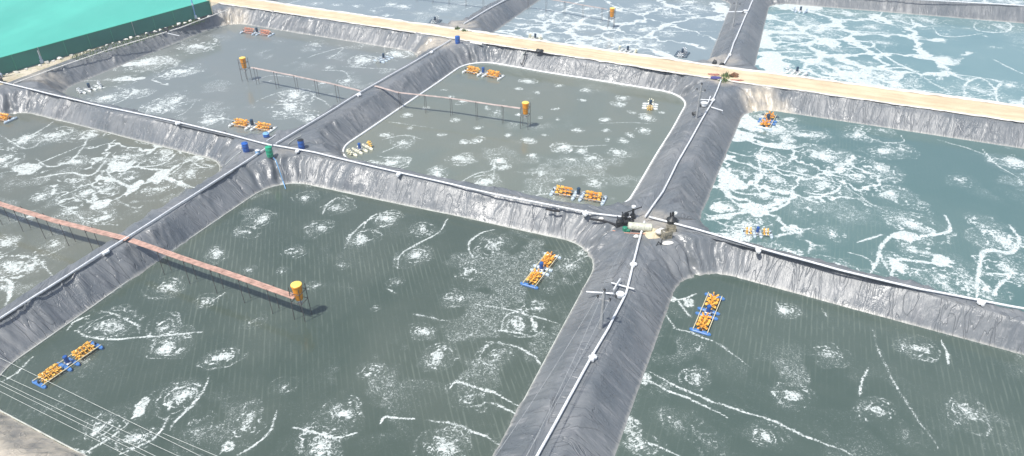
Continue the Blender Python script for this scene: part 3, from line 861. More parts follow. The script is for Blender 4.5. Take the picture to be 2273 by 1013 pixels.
lnT2 = pond(T2, 0.2, 8, (0.21, 0.27, 0.29), (0.24, 0.295, 0.31), BT2, ST2, PT2, webmask(1350, 60, 30, .7), wl=0.35, webw=1.7, bst=1.1, ins=(2.5, 2.3, 3, 3.3))
lnT3 = pond(T3, 0.2, 9, (0.14, 0.25, 0.26), (0.17, 0.28, 0.285), BT3, ST3, PT3T, webmask(1790, 80, 26, 1.0, .2), wl=0.35, webw=2.4, ins=(2.5, 3, 2.7, 3.5))
lnT5 = pond(T5, 0.3, 10, (0.2, 0.28, 0.29), (0.22, 0.3, 0.3), BT5, (), (), webmask(2200, 0, 20, .6), wl=0.35, ins=(2.7, 3, 3, 3))


# ------------------------------------------------------------------ land round the ponds, road
def poly_sheet(name, loops, z, mat):
    tri = tessellate_polygon([[Vector((p[0], p[1], 0)) for p in l] for l in loops])
    vs = [(p[0], p[1], z) for l in loops for p in l]
    me = bpy.data.meshes.new(name)
    fs = []
    for t in tri:
        a, b, c = (Vector(vs[i]) for i in t)
        fs.append(t if (b - a).cross(c - a).z > 0 else (t[0], t[2], t[1]))
    me.from_pydata(vs, [], fs); me.update()
    me.materials.append(mat)
    o = bpy.data.objects.new(name, me); link(o)
    tag(o, kind='structure')
    return o


outline = [W_S, A_S, B_S, E_S, C_E, R_E, T_E, U_E, V_E, V_B, U_B, U_A, U_W, T_W, W_R, W_C]
G = 1500
poly_sheet('ground', [[(-G, -G), (G, -G), (G, G), (-G, G)], outline[::-1]], 0.0, M['ground'])

near = [Vector((-120, 143, 0)), W_R, A_R, B_R, R_E]
far = [Vector((-118, 147.5, 0)), T_W, T_A, T_B, T_E]


def dens(P, n):
    L = [0]
    for i in range(1, len(P)): L.append(L[-1] + (P[i] - P[i - 1]).length)
    out = []
    for k in range(n):
        t = L[-1] * k / (n - 1); i = 0
        while i < len(P) - 2 and L[i + 1] < t: i += 1
        out.append(P[i].lerp(P[i + 1], (t - L[i]) / (L[i + 1] - L[i])))
    return out


# match the two edges node by node so that the sheet meets both rows of banks
nn, ff = [], []
for i in range(4):
    m = 90
    for k in range(m + (i == 3)):
        nn.append(near[i].lerp(near[i + 1], k / m)); ff.append(far[i].lerp(far[i + 1], k / m))
NA = np.array([(p.x, p.y) for p in nn]); FA = np.array([(p.x, p.y) for p in ff])
t = np.linspace(0, 1, 25)[None, :]
jn = (fbm(np.arange(len(nn)) * .35, np.zeros(len(nn)), 5, 3) - .5)[:, None] * .09
jf = (fbm(np.arange(len(nn)) * .35, np.ones(len(nn)) * 9, 6, 3) - .5)[:, None] * .09
tt = t + jn * (1 - t) + jf * t
X = NA[:, 0:1] * (1 - tt) + FA[:, 0:1] * tt; Y = NA[:, 1:2] * (1 - tt) + FA[:, 1:2] * tt
Lr = np.concatenate([[0], np.cumsum(np.hypot(*np.diff(NA, axis=0).T))])[:, None] + 0 * X
Wd = np.hypot(*(FA - NA).T)[:, None] * t
edge = np.minimum(t, 1 - t)
Z = 0.03 + 0.10 * sstep(0.0, 0.16, edge) + (fbm(X * .8, Y * .8, 3, 4) - .5) * 0.05 - 0.035 * np.exp(-((np.abs(t - .5) - .2) / .06) ** 2)
road = grid_mesh('road', X, Y, Z, M['road'], uv=(Lr, Wd), uvname='road')
tag(road, kind='structure')

# ------------------------------------------------------------------ edges of the road: loose liner laid over the shoulders
def flap(P, side_sign, seed, wid=0.42):
    n = len(P)
    pts = np.array([(p.x, p.y) for p in P])
    tg = np.gradient(pts, axis=0); tg /= np.hypot(*tg.T)[:, None]
    no = np.stack([-tg[:, 1], tg[:, 0]], -1) * side_sign
    k = np.linspace(-1, 1, 6)[None, :]
    wdt = wid * (0.6 + 0.9 * fbm(np.arange(n) * .22, np.zeros(n), seed, 3))[:, None]
    off = (fbm(np.arange(n) * .13, np.ones(n) * 4, seed + 2, 3) - .5)[:, None] * .35
    X = pts[:, 0:1] + no[:, 0:1] * (k * wdt + off); Y = pts[:, 1:2] + no[:, 1:2] * (k * wdt + off)
    Z = 0.10 + 0.05 * fbm(X * 2, Y * 2, seed, 2) - 0.03 * k ** 2
    o = grid_mesh('liner_edge', X, Y, Z, M['flap'])
    tag(o, kind='structure')


flap(dens([W_R, A_R, B_R, R_E], 700), 1, 3, 0.2)
flap(dens([Vector((-118, 147.5, 0)), T_W, T_A, T_B, T_E], 900), 1, 8, 0.34)


# ------------------------------------------------------------------ pipes along the crests
def wavy(P, amp, seed, step=0.8, z=0.0):
    out = []
    L = 0
    for i in range(len(P) - 1):
        n = max(1, int((P[i + 1] - P[i]).length / step))
        d = (P[i + 1] - P[i]).normalized(); no = Vector((-d.y, d.x, 0))
        for k in range(n):
            p = P[i].lerp(P[i + 1], k / n)
            w = (float(fbm(np.array([L * .12]), np.array([seed * 3.3]), seed, 3)[0]) - .5) * 2 * amp
            q = p + no * w; q.z = z
            out.append(q); L += (P[i + 1] - P[i]).length / n
    e = P[-1].copy(); e.z = z; out.append(e)
    return out


def pipe(pix, label, r=0.075, fit=(), world_ext=None, z=0.19, mat='white_pvc', amp=0.12, seed=1, group='white air pipes along the dikes'):
    P = [at(x, y, 0) for x, y in pix]
    if world_ext: P += [Vector(q) for q in world_ext]
    root = empty('air_pipe', P[0])
    tag(root, label, 'pipe', group)
    o = MB().tube([q - P[0] for q in wavy(P, amp, seed, 0.8, z)], r, 7).build('pipe_run', mat, root)
    for (x, y) in fit:
        c = at(x, y, z) - P[0]
        MB().box(c, (0.5, 0.34, 0.28), Matrix.Rotation(random.uniform(0, 3), 3, 'Z'), 0.08).tube([c + Vector((-.05, -.3, 0)), c + Vector((.05, .35, 0))], 0.1, 8).build('pipe_fitting', 'white_plastic', root)
    return root


pipe([(-60, 752), (0, 713), (100, 650), (235, 562), (290, 528), (420, 444), (600, 327)], 'white air pipe on the dike crossed by the reddish walkway', fit=[(235, 560)], world_ext=None, seed=1)
pipe([(612, 322), (700, 270), (800, 209), (900, 152), (1000, 92)], 'white air pipe climbing from the green drum to the blue drum beside the road', fit=[(797, 211), (958, 116)], seed=2)
pipe([(-40, 172), (8, 187), (200, 234), (395, 275), (500, 300), (605, 327)], 'white air pipe on the dike left of the green drum', fit=[(395, 274)], seed=3)
pipe([(609, 326), (700, 342), (885, 387), (1100, 436), (1320, 478), (1400, 487)], 'white air pipe between the green drum and the pump cluster', fit=[(660, 336), (885, 387), (1300, 474)], seed=4)
pipe([(1440, 486), (1540, 513), (1683, 556), (1860, 603), (2040, 646), (2178, 672), (2290, 693)], 'white air pipe on the dike running right from the pump cluster', fit=[(1683, 556), (2178, 672)], seed=5, r=0.08)
pipe([(1432, 486), (1470, 430), (1500, 370), (1545, 290), (1580, 232), (1600, 182)], 'white air pipe from the pump cluster up to the road', fit=[(1583, 222)], seed=6, r=0.08)
pipe([(1428, 496), (1405, 587), (1388, 655), (1350, 735), (1316, 793), (1262, 890), (1195, 1013), (1170, 1060)], 'white air pipe on the dike running down from the pump cluster to the bottom edge', fit=[(1406, 587), (1316, 793)], seed=7, r=0.08)
pipe([(1606, 146), (1620, 122), (1640, 72), (1658, 30), (1672, 0), (1690, -40)], 'white air pipe on the dike beyond the road at top right', fit=[(1620, 122), (1654, 27)], seed=8, r=0.10)
pipe([(1030, 56), (1080, 26), (1130, -2), (1180, -32)], 'white air pipe on the dike beyond the road at top centre', seed=9, r=0.095)
pipe([(1880, -10), (2050, 3), (2160, 9), (2290, 17)], 'white pipe along the far dike in the top right corner', seed=10, r=0.095)


def wline(ln, r, mat, label, seed, off=0.12, z=0.03, rng=(0, 1)):
    pts, nor = ln
    n = len(pts); out = []
    a, b = int(rng[0] * n), int(rng[1] * n)
    for k in range(a, b, 4):
        w = (float(vn(np.array([k * .02]), np.array([seed * 2.]), seed)[0]) - .5) * .22
        p = pts[k % n] + nor[k % n] * (off + w); out.append(Vector((p.x, p.y, WZ + z + 0.0)))
    o = MB().tube(out, r, 6).build('air_hose', mat)
    o2 = tag(o, label, 'hose', 'hoses floating along the waterlines')
    return o


wline(ln2, 0.10, 'hose', 'thick white hose round the waterline of the pond with the middle feed bin', 3, off=0.0, z=0.06)
wline(ln1, 0.045, 'hose_dull', 'thin pale hose round the waterline of the nearest large pond', 4, off=0.0, z=0.03)
wline(ln0, 0.045, 'hose_dull', 'thin pale hose round the waterline of the left pond crossed by the walkway', 5, off=0.0, z=0.03)


# ------------------------------------------------------------------ paddlewheel aerators
def float_mb(L, W, H=0.2):
    mb = MB()
    prof = []
    n = 12
    rings = []
    for i in range(n + 1):
        t = -1 + 2 * i / n
        w = W / 2 * (1 - max(0, abs(t) - .72) ** 2 * 8.5)
        h = H * (1 - max(0, abs(t) - .8) * 1.4)
        y = t * L / 2
        rings.append([(-w * .75, y, -H * .5), (-w, y, 0), (-w, y, h * .35), (-w * .6, y, h * .62), (w * .6, y, h * .62), (w, y, h * .35), (w, y, 0), (w * .75, y, -H * .5)])
    vs = [p for r in rings for p in r]; fs = []
    for i in range(n):
        for k in range(8):
            j = (k + 1) % 8
            fs.append((i * 8 + k, i * 8 + j, (i + 1) * 8 + j, (i + 1) * 8 + k))
    fs.append(tuple(range(8))); fs.append(tuple(reversed(range(n * 8, n * 8 + 8))))
    mb.add(vs, [tuple(reversed(f)) for f in fs])
    for t in (-.55, -.2, .2, .55):
        mb.box((0, t * L / 2, H * .64), (W * .8, 0.05, 0.03), None, .01)
    return mb


def wheel_mb(r=0.42, w=0.15, n=8, ph=0.0):
    mb = MB()
    mb.tube([(-w * .6, 0, 0), (w * .6, 0, 0)], 0.07, 8)
    for k in range(n):
        a = 2 * math.pi * k / n + ph
        ca, sa = math.cos(a), math.sin(a)
        R = Matrix(((1, 0, 0), (0, ca, -sa), (0, sa, ca)))
        # arm and a scooped blade
        mb.box(R @ Vector((0, 0, r * .4)), (0.035, 0.05, r * .7), R)
        for s in (-1, 1):
            R2 = R @ Matrix.Rotation(s * .35, 3, 'Z')
            mb.box(R @ Vector((s * w * .3, 0.02, r * .8)), (w * .62, 0.07, r * .42), R2, .02)
    return mb


def drum_motor(root, mat, h=0.62, z0=0.22):
    m = MB(); m.lathe([(0.14, z0), (0.155, z0 + .03), (0.155, z0 + h * .78), (0.165, z0 + h * .8), (0.165, z0 + h * .9), (0.13, z0 + h), (0.03, z0 + h + .02)], n=16)
    o = m.build('motor_cover', mat, root)
    MB().box((0, 0, z0 - 0.02), (0.34, 0.5, 0.14), None, .03).build('gearbox', 'steel', root)
    return o


def make_aerator(label, nw, wheelmats, floatmats, motor, rail='rail', L=4.6, wz=0.30):
    """long aerator: two banks of paddle wheels on a frame between four floats"""
    root = empty('paddlewheel_aerator', (0, 0, WZ))
    tag(root, label, 'aerator', 'long paddlewheel aerators')
    for i, x in enumerate((-L / 2 + .14, -.30, .30, L / 2 - .14)):
        o = float_mb(1.62 if i in (1, 2) else 1.5, 0.30).build('float', floatmats[i % len(floatmats)], root)
        o.location = (x, 0, 0.05)
    for y in (-.5, .5):
        MB().tube([(-L / 2 + .05, y, .24), (L / 2 - .05, y, .24)], 0.03, 6).build('frame_rail', rail, root)
    MB().tube([(-L / 2 + .15, 0, wz), (L / 2 - .15, 0, wz)], 0.025, 6).build('axle', 'steel', root)
    for x in (-L / 2 + .15, L / 2 - .15):
        MB().box((x, 0, .24), (0.1, 0.16, 0.22), None, .02).build('bearing', 'dark_steel', root)
    drum_motor(root, motor)
    k = 0
    a0, a1 = 0.56, L / 2 - .36
    for sgn in (-1, 1):
        for i in range(nw):
            x = sgn * (a0 + (a1 - a0) * (i + .5) / nw) if nw > 1 else sgn * (a0 + a1) / 2
            src = wheel_mb(0.41, (a1 - a0) / nw * .66, 6, random.uniform(0, 1.0))
            o = src.build('paddle_wheel', wheelmats[k % len(wheelmats)], root, smooth=False)
            o.location = (x, 0, wz); k += 1
    return root


def place(root, p0, p1, L=4.6, z=WZ, base=None):
    a, b = at(*p0, z), at(*p1, z)
    c = (a + b) / 2
    root.location = (c.x, c.y, z)
    root.rotation_euler = (random.uniform(-.02, .02), random.uniform(-.02, .02), math.atan2(b.y - a.y, b.x - a.x))
    s = (b - a).length / (L - .3)
    s = max(.8, min(1.15, s))
    root.scale = (s, s, s)
    return root


bl = ['float_blue', 'float_blue', 'float_blue', 'float_blue']
mixb = ['float_blue', 'float_pale', 'float_pale', 'float_pale']
place(make_aerator('orange wheel aerator with bright blue floats under the pale wires at lower left', 5, ['amber'], bl, 'motor_blue'), (88, 854), (214, 769))
place(make_aerator('orange wheel aerator with pale blue centre floats near the right corner of the nearest pond', 5, ['amber', 'orange'], mixb, 'motor_blue'), (1175, 636), (1226, 570))
place(make_aerator('orange wheel aerator with blue floats in the bottom right pond, set end-on', 5, ['orange', 'amber'], bl, 'motor_blue'), (1554, 738), (1586, 661))
place(make_aerator('orange and yellow wheel aerator just behind the pipe left of the pump cluster', 4, ['orange', 'orange', 'amber', 'amber', 'amber'], ['float_pale'], 'motor_navy', 'steel'), (1228, 427), (1340, 447))
place(make_aerator('orange wheel aerator at the top left of the pond with the middle feed bin', 5, ['amber', 'orange'], ['float_white'], 'motor_blue', 'steel'), (1034, 159), (1112, 174))
place(make_aerator('orange wheel aerator above the drums at the crossing of the dikes', 5, ['orange', 'amber', 'amber'], ['float_white'], 'motor_navy', 'steel'), (519, 277), (604, 290))
place(make_aerator('faded red-orange wheel aerator under the far bank near the net house', 4, ['salmon'], ['float_pale'], 'motor_navy', 'steel'), (541, 72), (602, 79))
place(make_aerator('orange wheel aerator cut off by the left edge of the photo', 5, ['amber', 'orange'], ['float_pale'], 'motor_blue', 'steel'), (-44, 256), (24, 269))
place(make_aerator('short orange wheel aerator with blue floats in foam below the road', 3, ['orange'], ['float_pale', 'float_blue', 'float_blue', 'float_dark'], 'motor_navy', 'rail', L=3.4), (1693, 289), (1712, 256), L=3.4)
place(make_aerator('short yellow and white wheel aerator in the right pond beside the pump cluster', 3, ['yellow', 'white_plastic', 'amber', 'amber', 'white_plastic', 'yellow'], ['float_pale', 'float_pale', 'float_pale', 'float_pale'], 'motor_blue', 'steel', L=2.9), (1650, 518), (1710, 522), L=2.9)


def make_small(label, nf, wmats, fmat, motor, nw=2):
    """compact aerator: parallel floats side by side with the motor and two wheels between them"""
    root = empty('compact_aerator', (0, 0, WZ))
    tag(root, label, 'aerator', 'compact aerators')
    xs = [(-.62, 0, .62), (-.93, -.31, .31, .93)][nf == 4]
    for x in xs:
        o = float_mb(1.75, 0.30).build('float', fmat, root); o.location = (x, 0, .05)
    for y in (-.4, .4):
        MB().tube([(xs[0] - .12, y, .25), (xs[-1] + .12, y, .25)], .028, 6).build('frame_rail', 'steel', root)
    drum_motor(root, motor, .6, .24)
    MB().tube([(xs[0] - .35, 0, .32), (xs[-1] + .35, 0, .32)], .024, 6).build('axle', 'steel', root)
    for i, x in enumerate((xs[0] - .28, xs[-1] + .28)[:nw]):
        o = wheel_mb(.36, .2, 8, i * .3).build('paddle_wheel', wmats[i % len(wmats)], root, smooth=False); o.location = (x, 0, .3)
    return root


NA_ = math.atan2(B_R.y - B_C.y, B_R.x - B_C.x)


def place_s(root, x, y, rot=0.0, s=1.0):
    p = at(x, y, WZ); root.location = p; root.rotation_euler = (0, 0, NA_ + rot); root.scale = (s, s, s)


place_s(make_small('compact aerator with cream floats, a yellow wheel and bright blue motor near the drums', 4, ['cream', 'yellow'], 'cream', 'motor_blue'), 799, 335, -.35)
place_s(make_small('compact aerator with three white floats in the pond with the middle feed bin', 3, ['yellow', 'cream'], 'float_white', 'motor_navy'), 1443, 238, .2)
place_s(make_small('white compact aerator near the left bank below the net house', 4, ['white_plastic', 'white_plastic'], 'float_white', 'motor_navy'), 200, 200, -.2)
place_s(make_small('dark compact aerator with a small grey motor near the dike under the road', 4, ['float_white'], 'float_pale', 'motor_navy'), 852, 133, -.1)
place_s(make_small('compact aerator beyond the road above the dike crossing with the blue drum', 4, ['float_white'], 'float_dark', 'motor_navy'), 966, 50, .3)
place_s(make_small('dark floating compact aerator beyond the road near the top right dike', 4, ['white_plastic'], 'float_dark', 'motor_navy'), 1514, 122, .0)
place_s(make_small('pale compact aerator peeking over the far road edge in the middle', 4, ['cream'], 'float_white', 'motor_navy'), 1393, 116, 1.4)
place_s(make_small('compact aerator peeking over the far road edge at the foamy top right pond', 4, ['white_plastic'], 'float_white', 'motor_navy'), 1768, 163, 1.3)
place_s(make_small('compact aerator half hidden by the road edge, right of the top centre dike', 3, ['cream'], 'cream', 'motor_navy'), 1188, 88, 1.3)
place_s(make_small('dark compact aerator in the foam at the far corner of the top right pond', 3, ['float_pale'], 'float_pale', 'motor_navy'), 1776, 27, 1.5)


# ------------------------------------------------------------------ feed bins on their towers
def make_tower(label, x, y, lean=0.0, lidmat='bin_lid'):
    p = at(x, y, WZ)
    root = empty('feed_tower', p, NA_ + .1)
    tag(root, label, 'feed bin', 'feed bins on post towers')
    k = 0.40
    for sx in (-k, k):
        for sy in (-k, k):
            MB().tube([(sx * 1.1, sy * 1.1, -1.2), (sx, sy, 1.3), (sx * .96, sy * .96, 2.8)], .026, 6).build('leg', 'post', root)
    b = MB()
    b.lathe([(0.12, 1.55), (0.24, 1.6), (0.27, 1.7), (0.35, 2.75), (0.38, 2.78), (0.38, 2.83), (0.35, 2.85)], n=28)
    bo = b.build('bin', 'bin', root)
    MB().lathe([(0.36, 2.853), (0.37, 2.88), (0.32, 2.91), (0.05, 2.93)], n=28).build('lid', lidmat, bo)
    for z in (1.5, 2.3):
        fr = MB()
        for a in (-k, k):
            fr.box((a, 0, z), (.035, 2 * k, .035)); fr.box((0, a, z + .003), (2 * k + .06, .035, .03))
        fr.build('crossbar', 'post', root)
    MB().lathe([(0.06, 1.3), (0.10, 1.62)], n=12).build('spout', 'white_plastic', root)
    MB().lathe([(0.12, 1.18), (0.16, 1.2), (0.16, 1.32), (0.1, 1.36)], n=14).build('spreader_motor', 'steel', root)
    return root


make_tower('orange feed bin at the end of the reddish walkway in the nearest pond', 673, 704)
make_tower('orange feed bin on four tall legs in the pond with the white waterline hose', 1166, 284)
make_tower('orange feed bin on thin legs at the left end of the pale walkway', 549, 179)
make_tower('small orange feed bin beyond the road at the top of the photo', 1356, 62)


# ------------------------------------------------------------------ walkways
def make_walk(label, pix, mat, z=0.22, w=0.5, posts=2.6, group='plank walkways out to the feed bins', sag=0.06, skip=()):
    P = [at(x, y, z) for x, y in pix]
    root = empty('walkway', P[0])
    tag(root, label, 'walkway', group)
    pts = []
    for i in range(len(P) - 1):
        n = max(1, int((P[i + 1] - P[i]).length / .5))
        pts += [P[i].lerp(P[i + 1], k / n) for k in range(n)]
    pts.append(P[-1])
    vs = []; fs = []
    rnd = random.Random(len(pts))
    L = 0; nextp = 0.6
    mb = MB()
    for i in range(len(pts) - 1):
        a, b = pts[i] - P[0], pts[i + 1] - P[0]
        d = (b - a); ln = d.length; d.normalize(); no = Vector((-d.y, d.x, 0))
        R = Matrix((d, no, Vector((0, 0, 1)))).transposed()
        for s in (-1, 0, 1):
            mb.box((a + b) / 2 + no * s * w / 3 + Vector((0, 0, rnd.uniform(-.012, .012))), (ln * .99, w / 3 * .93, .04), R)
    mb.build('deck', mat, root, smooth=False)
    total = sum((pts[i + 1] - pts[i]).length for i in range(len(pts) - 1))
    acc = 0
    for i in range(len(pts) - 1):
        a, b = pts[i], pts[i + 1]; ln = (b - a).length
        while acc + ln > nextp:
            t = (nextp - acc) / ln; c = a.lerp(b, t); d = (b - a).normalized(); no = Vector((-d.y, d.x, 0))
            nextp += posts
            if any((c - at(sx, sy, 0)).length < sr for sx, sy, sr in skip): continue
            for s in (-1, 1):
                q = c + no * s * (w / 2 + .06) - P[0]
                MB().tube([(q.x + rnd.uniform(-.05, .05), q.y, -3.1 ), (q.x, q.y, 0.12 - z + .22)], .022, 6).build('post', 'post', root)
            q = c - P[0]
            MB().tube([q + no * (w / 2 + .12) + Vector((0, 0, -.05)), q - no * (w / 2 + .12) + Vector((0, 0, -.05))], .03, 6).build('crossbeam', 'post', root)
        acc += ln
    return root


make_walk('reddish plank walkway across the left pond', [(-60, 430), (0, 453), (120, 490), (283, 531)], 'rust_plank', z=.2, skip=[(283, 531, 3.2)])
make_walk('reddish plank walkway to the feed bin in the nearest pond', [(290, 533), (400, 572), (520, 612), (655, 660)], 'rust_plank', z=.22, skip=[(290, 533, 3.2)])
make_walk('pale narrow walkway left of the dike, to the far left feed bin', [(557, 150), (640, 166), (735, 186), (800, 202)], 'pale_plank', w=.28, z=.22, posts=3.0, skip=[(800, 202, 2.8)])
make_walk('pale narrow walkway right of the dike, to the middle feed bin', [(832, 191), (885, 206), (990, 217), (1070, 229), (1155, 241)], 'pale_plank', w=.28, z=.22, posts=3.0, skip=[(832, 191, 3.2)])
make_walk('far walkway at the top edge leading to the feed bin beyond the road', [(1165, -9), (1240, 2), (1348, 21)], 'pale_plank', w=.28, z=.22, posts=3.2)
make_walk('far walkway at the top edge left of the top centre dike', [(880, -30), (1000, -16), (1110, -4)], 'pale_plank', w=.28, z=.22, posts=3.0)


# ------------------------------------------------------------------ drums and containers
def drum(label, x, y, mat, h=.9, r=.29, tilt=0.0, z=0.02, lid='same', name='drum', cat='drum', group='plastic drums on the dikes'):
    p = at(x, y, 0.0); p.z = z
    root = empty(name, p, random.uniform(0, 6))
    root.rotation_euler = (tilt, 0, 0.3)
    tag(root, label, cat, group)
    prof = [(r * .9, 0), (r, .03 * h), (r, .30 * h), (r * 1.05, .33 * h), (r, .36 * h), (r, .64 * h), (r * 1.05, .67 * h), (r, .70 * h), (r, .93 * h), (r * .93, .97 * h)]
    MB().lathe(prof, n=22).build('body', mat, root)
    MB().lathe([(r * 1.03, .955 * h), (r * 1.03, .99 * h), (r * .9, 1.01 * h), (r * .1, 1.015 * h)], n=22).build('lid', mat if lid == 'same' else lid, root)
    MB().lathe([(0.045, 1.016 * h), (0.045, 1.05 * h)], (r * .55, 0, 0), n=8).build('bung', 'black', root)
    return root


drum('leaning blue drum left of the green drum', 547, 337, 'drum_blue', .92, .29, .1)
drum('blue drum standing right of the green drum', 670, 330, 'drum_blue', .9, .29, 0, lid='black')
drum('pale blue drum at the water edge above the green drum', 592, 305, 'drum_blue', .72, .29, .12, z=-.25, lid='drum_pale')
drum('green drum at the crossing of the dikes', 600, 348, 'drum_green', 1.0, .30, .0)
drum('blue drum beside the road at top centre', 1016, 97, 'drum_blue', .95, .32, 0)
drum('small light blue jerrycan between the leaning blue drum and the green drum', 573, 343, 'drum_pale', .42, .2, 0, lid='white_plastic', name='jerrycan', cat='container')
# outlet hose hanging from the green drum down to the water
p = at(606, 350, .1)
o = MB().tube([at(606, 350, .45), at(612, 356, .2), at(620, 378, -.5), at(628, 402, -1.5), at(634, 420, -1.78)], [.05, .045, .045, .045, .04], 7).build('outlet_hose', 'drum_pale')
tag(o, 'pale hose hanging from the green drum down to the nearest pond', 'hose')


def tubes(name, label, cat, runs, r, mat, group=None, z=0.08):
    mb = MB()
    for run in runs:
        mb.tube([at(x, y, (q[0] if q else z)) for x, y, *q in run], r, 7)
    o = mb.build(name, mat); tag(o, label, cat, group)
    return o


tubes('loose_pipe', 'short white pipe lying behind the green drum', 'pipe', [[(592, 313), (612, 300)]], .05, 'white_pvc')
tubes('loose_pipe', 'thin pale pipe running down the dike from the leaning blue drum', 'pipe', [[(535, 337), (520, 348), (500, 366)]], .04, 'hose_dull')
tubes('loose_pipe', 'slack pale hose lying beside the crest pipe above the blue drum', 'pipe', [[(668, 302), (655, 308), (645, 316), (640, 320)]], .04, 'hose_dull')

# ------------------------------------------------------------------ pump cluster where the dikes cross
def pump_set(label, x, y, rot, s=1.0, mats=('dark_steel', 'black', 'dark_steel')):
    root = empty('pump_engine', at(x, y, 0.06), rot)
    tag(root, label, 'pump', 'pumps and blowers at the crossing')
    MB().box((0, 0, .05), (1.3 * s, .1, .1)).box((0, .36 * s, .05), (1.3 * s, .1, .1)).build('skid', 'dark_steel', root)
    MB().box((-.2 * s, .18 * s, .36 * s), (.62 * s, .46 * s, .5 * s), None, .06).box((-.2 * s, .18 * s, .66 * s), (.4 * s, .3 * s, .14), None, .04).build('engine_block', mats[0], root)
    w = MB()
    w.tube([(.2 * s, .18 * s, .38 * s), (.3 * s, .18 * s, .38 * s)], .27 * s, 18)
    w.build('flywheel', mats[1], root)
    MB().tube([(.3 * s, .18 * s, .34 * s), (.6 * s, .18 * s, .34 * s)], .19 * s, 14).build('pump_housing', mats[0], root)
    MB().tube([(-.4 * s, .3 * s, .66 * s), (-.4 * s, .3 * s, 1.0 * s), (-.52 * s, .3 * s, 1.06 * s)], .045 * s, 8).build('exhaust', mats[2], root)
    return root


pump_set('black engine pump at the left of the pump cluster', 1380, 503, .1, .8)
pump_set('black engine pump behind the first one in the pump cluster', 1390, 487, .9, .72)
pump_set('small dark pump behind the beige tank', 1403, 493, 2.0, .55)


def standpipe(label, x, y, h, cone, rot=0.0, arm=.8):
    root = empty('standpipe', at(x, y, 0.04), rot)
    tag(root, label, 'standpipe', 'pumps and blowers at the crossing')
    MB().tube([(0, 0, 0), (0, 0, h)], .10, 10).build('riser', 'dark_steel', root)
    if cone:
        MB().lathe([(.42, .0), (.46, .1), (.44, .3), (.2, .48), (.1, .62)], n=16).build('base_tank', 'dark_steel', root)
        MB().tube([(-.16, 0, .5), (-.2, 0, h * .95)], .06, 8).build('side_pipe', 'black', root)
        MB().blob((.22, 0, h * .88), (.3, .26, .3), 3).build('filter_cap', 'float_white', root)
    else:
        MB().lathe([(.12, h), (.17, h + .03), (.17, h + .16), (.1, h + .2)], n=14).build('cap', 'white_plastic', root)
        MB().tube([(-arm, 0, h * .72), (arm, 0, h * .86)], .045, 7).build('lever', 'dark_steel', root)
        MB().lathe([(.22, 0), (.24, .2), (.2, .34)], n=12).build('foot', 'dark_steel', root)
    return root


standpipe('dark standpipe with white cap and long lever at the back of the pump cluster', 1404, 484, .95, False, .45)
standpipe('dark cone shaped tank with two pipes and a white filter, right of the crossing', 1491, 494, .95, True, 0)

root = empty('storage_tank', at(1420, 512, 0.05), -.15)
tag(root, 'beige horizontal tank with a green blower in the pump cluster', 'tank')
MB().tube([(-.95, 0, .34), (-.9, 0, .34), (.85, 0, .34), (.92, 0, .34)], [.22, .32, .32, .24], 18).build('tank_body', 'beige_tank', root)
for x in (-.6, .6): MB().box((x, 0, .06), (.12, .5, .12)).build('cradle', 'dark_steel', root)
b = MB().lathe([(.16, .0), (.2, .04), (.2, .34), (.12, .4)], (-1.15, -.25, 0), n=14).box((-1.0, -.3, .12), (.5, .26, .22), None, .04).build('blower', 'green_paint', root)
MB().tube([(.9, -.1, .3), (1.05, -.15, .2)], .14, 12).build('valve', 'rail', root)

mb = MB()
n = 26
vs = []; fs = []
for i in range(n):
    for j in range(n):
        u, v = -1 + 2 * i / (n - 1), -1 + 2 * j / (n - 1)
        r = math.hypot(u, v); th = math.atan2(v, u)
        h = max(0, 1 - r) ** .8 * .3 + .10 * (float(fbm(np.array([u * 4.]), np.array([v * 4.]), 9, 3)[0]) - .5) * (r < .95)
        q = 1 + .15 * math.sin(3 * th + 1)
        vs.append((u * .95 * q, v * .8 * q, h - .03 if r < 1 else -.08))
for i in range(n - 1):
    for j in range(n - 1):
        fs.append((i * n + j, (i + 1) * n + j, (i + 1) * n + j + 1, i * n + j + 1))
o = MB().add(vs, fs).build('sand_heap', 'sand_pile', loc=at(1452, 517, 0.05)); tag(o, 'low heap of pale sand at the crossing of the white pipes', 'sand heap')


def sack(label, x, y, d, mat='bag', rot=0.0, seed=1, z=0.0, name='sack', cat='sack', group=None):
    p = at(x, y, z)
    o = MB().blob((0, 0, d[2] * .45), d, seed, 14, 8, .18).build(name, mat, loc=p)
    o.rotation_euler.z = rot
    tag(o, label, cat, group)
    return o


sack('plump white sack on the sand heap', 1465, 519, (.85, .6, .45), rot=.5, seed=2, z=.25)
sack('small white sack lying on the liner below the beige tank', 1412, 528, (.42, .36, .26), seed=5)
sack('white sack beside the pipe, left of the pump cluster', 1334, 488, (.4, .3, .22), seed=6)
sack('flat white sack at the foot of the crate stack', 1482, 542, (1.0, .45, .22), seed=8, rot=.2)

# stack of crates
def crate(label, x, y, z, rot):
    root = empty('crate', at(x, y, 0) + Vector((0, 0, z)), rot)
    tag(root, label, 'crate', 'grey crates by the sand heap')
    mb = MB()
    for k in range(3):
        zz = .06 + k * .12
        for s in (-1, 1):
            mb.box((0, s * .27, zz), (.72, .025, .08)); mb.box((s * .36, 0, zz), (.025, .5, .08))
    for sx in (-.34, .34):
        for sy in (-.25, .25): mb.box((sx, sy, .17), (.05, .05, .34))
    mb.build('slats', 'wood', root, smooth=False)
    MB().box((0, 0, .02), (.7, .52, .03)).build('base', 'wood', root)
    return root


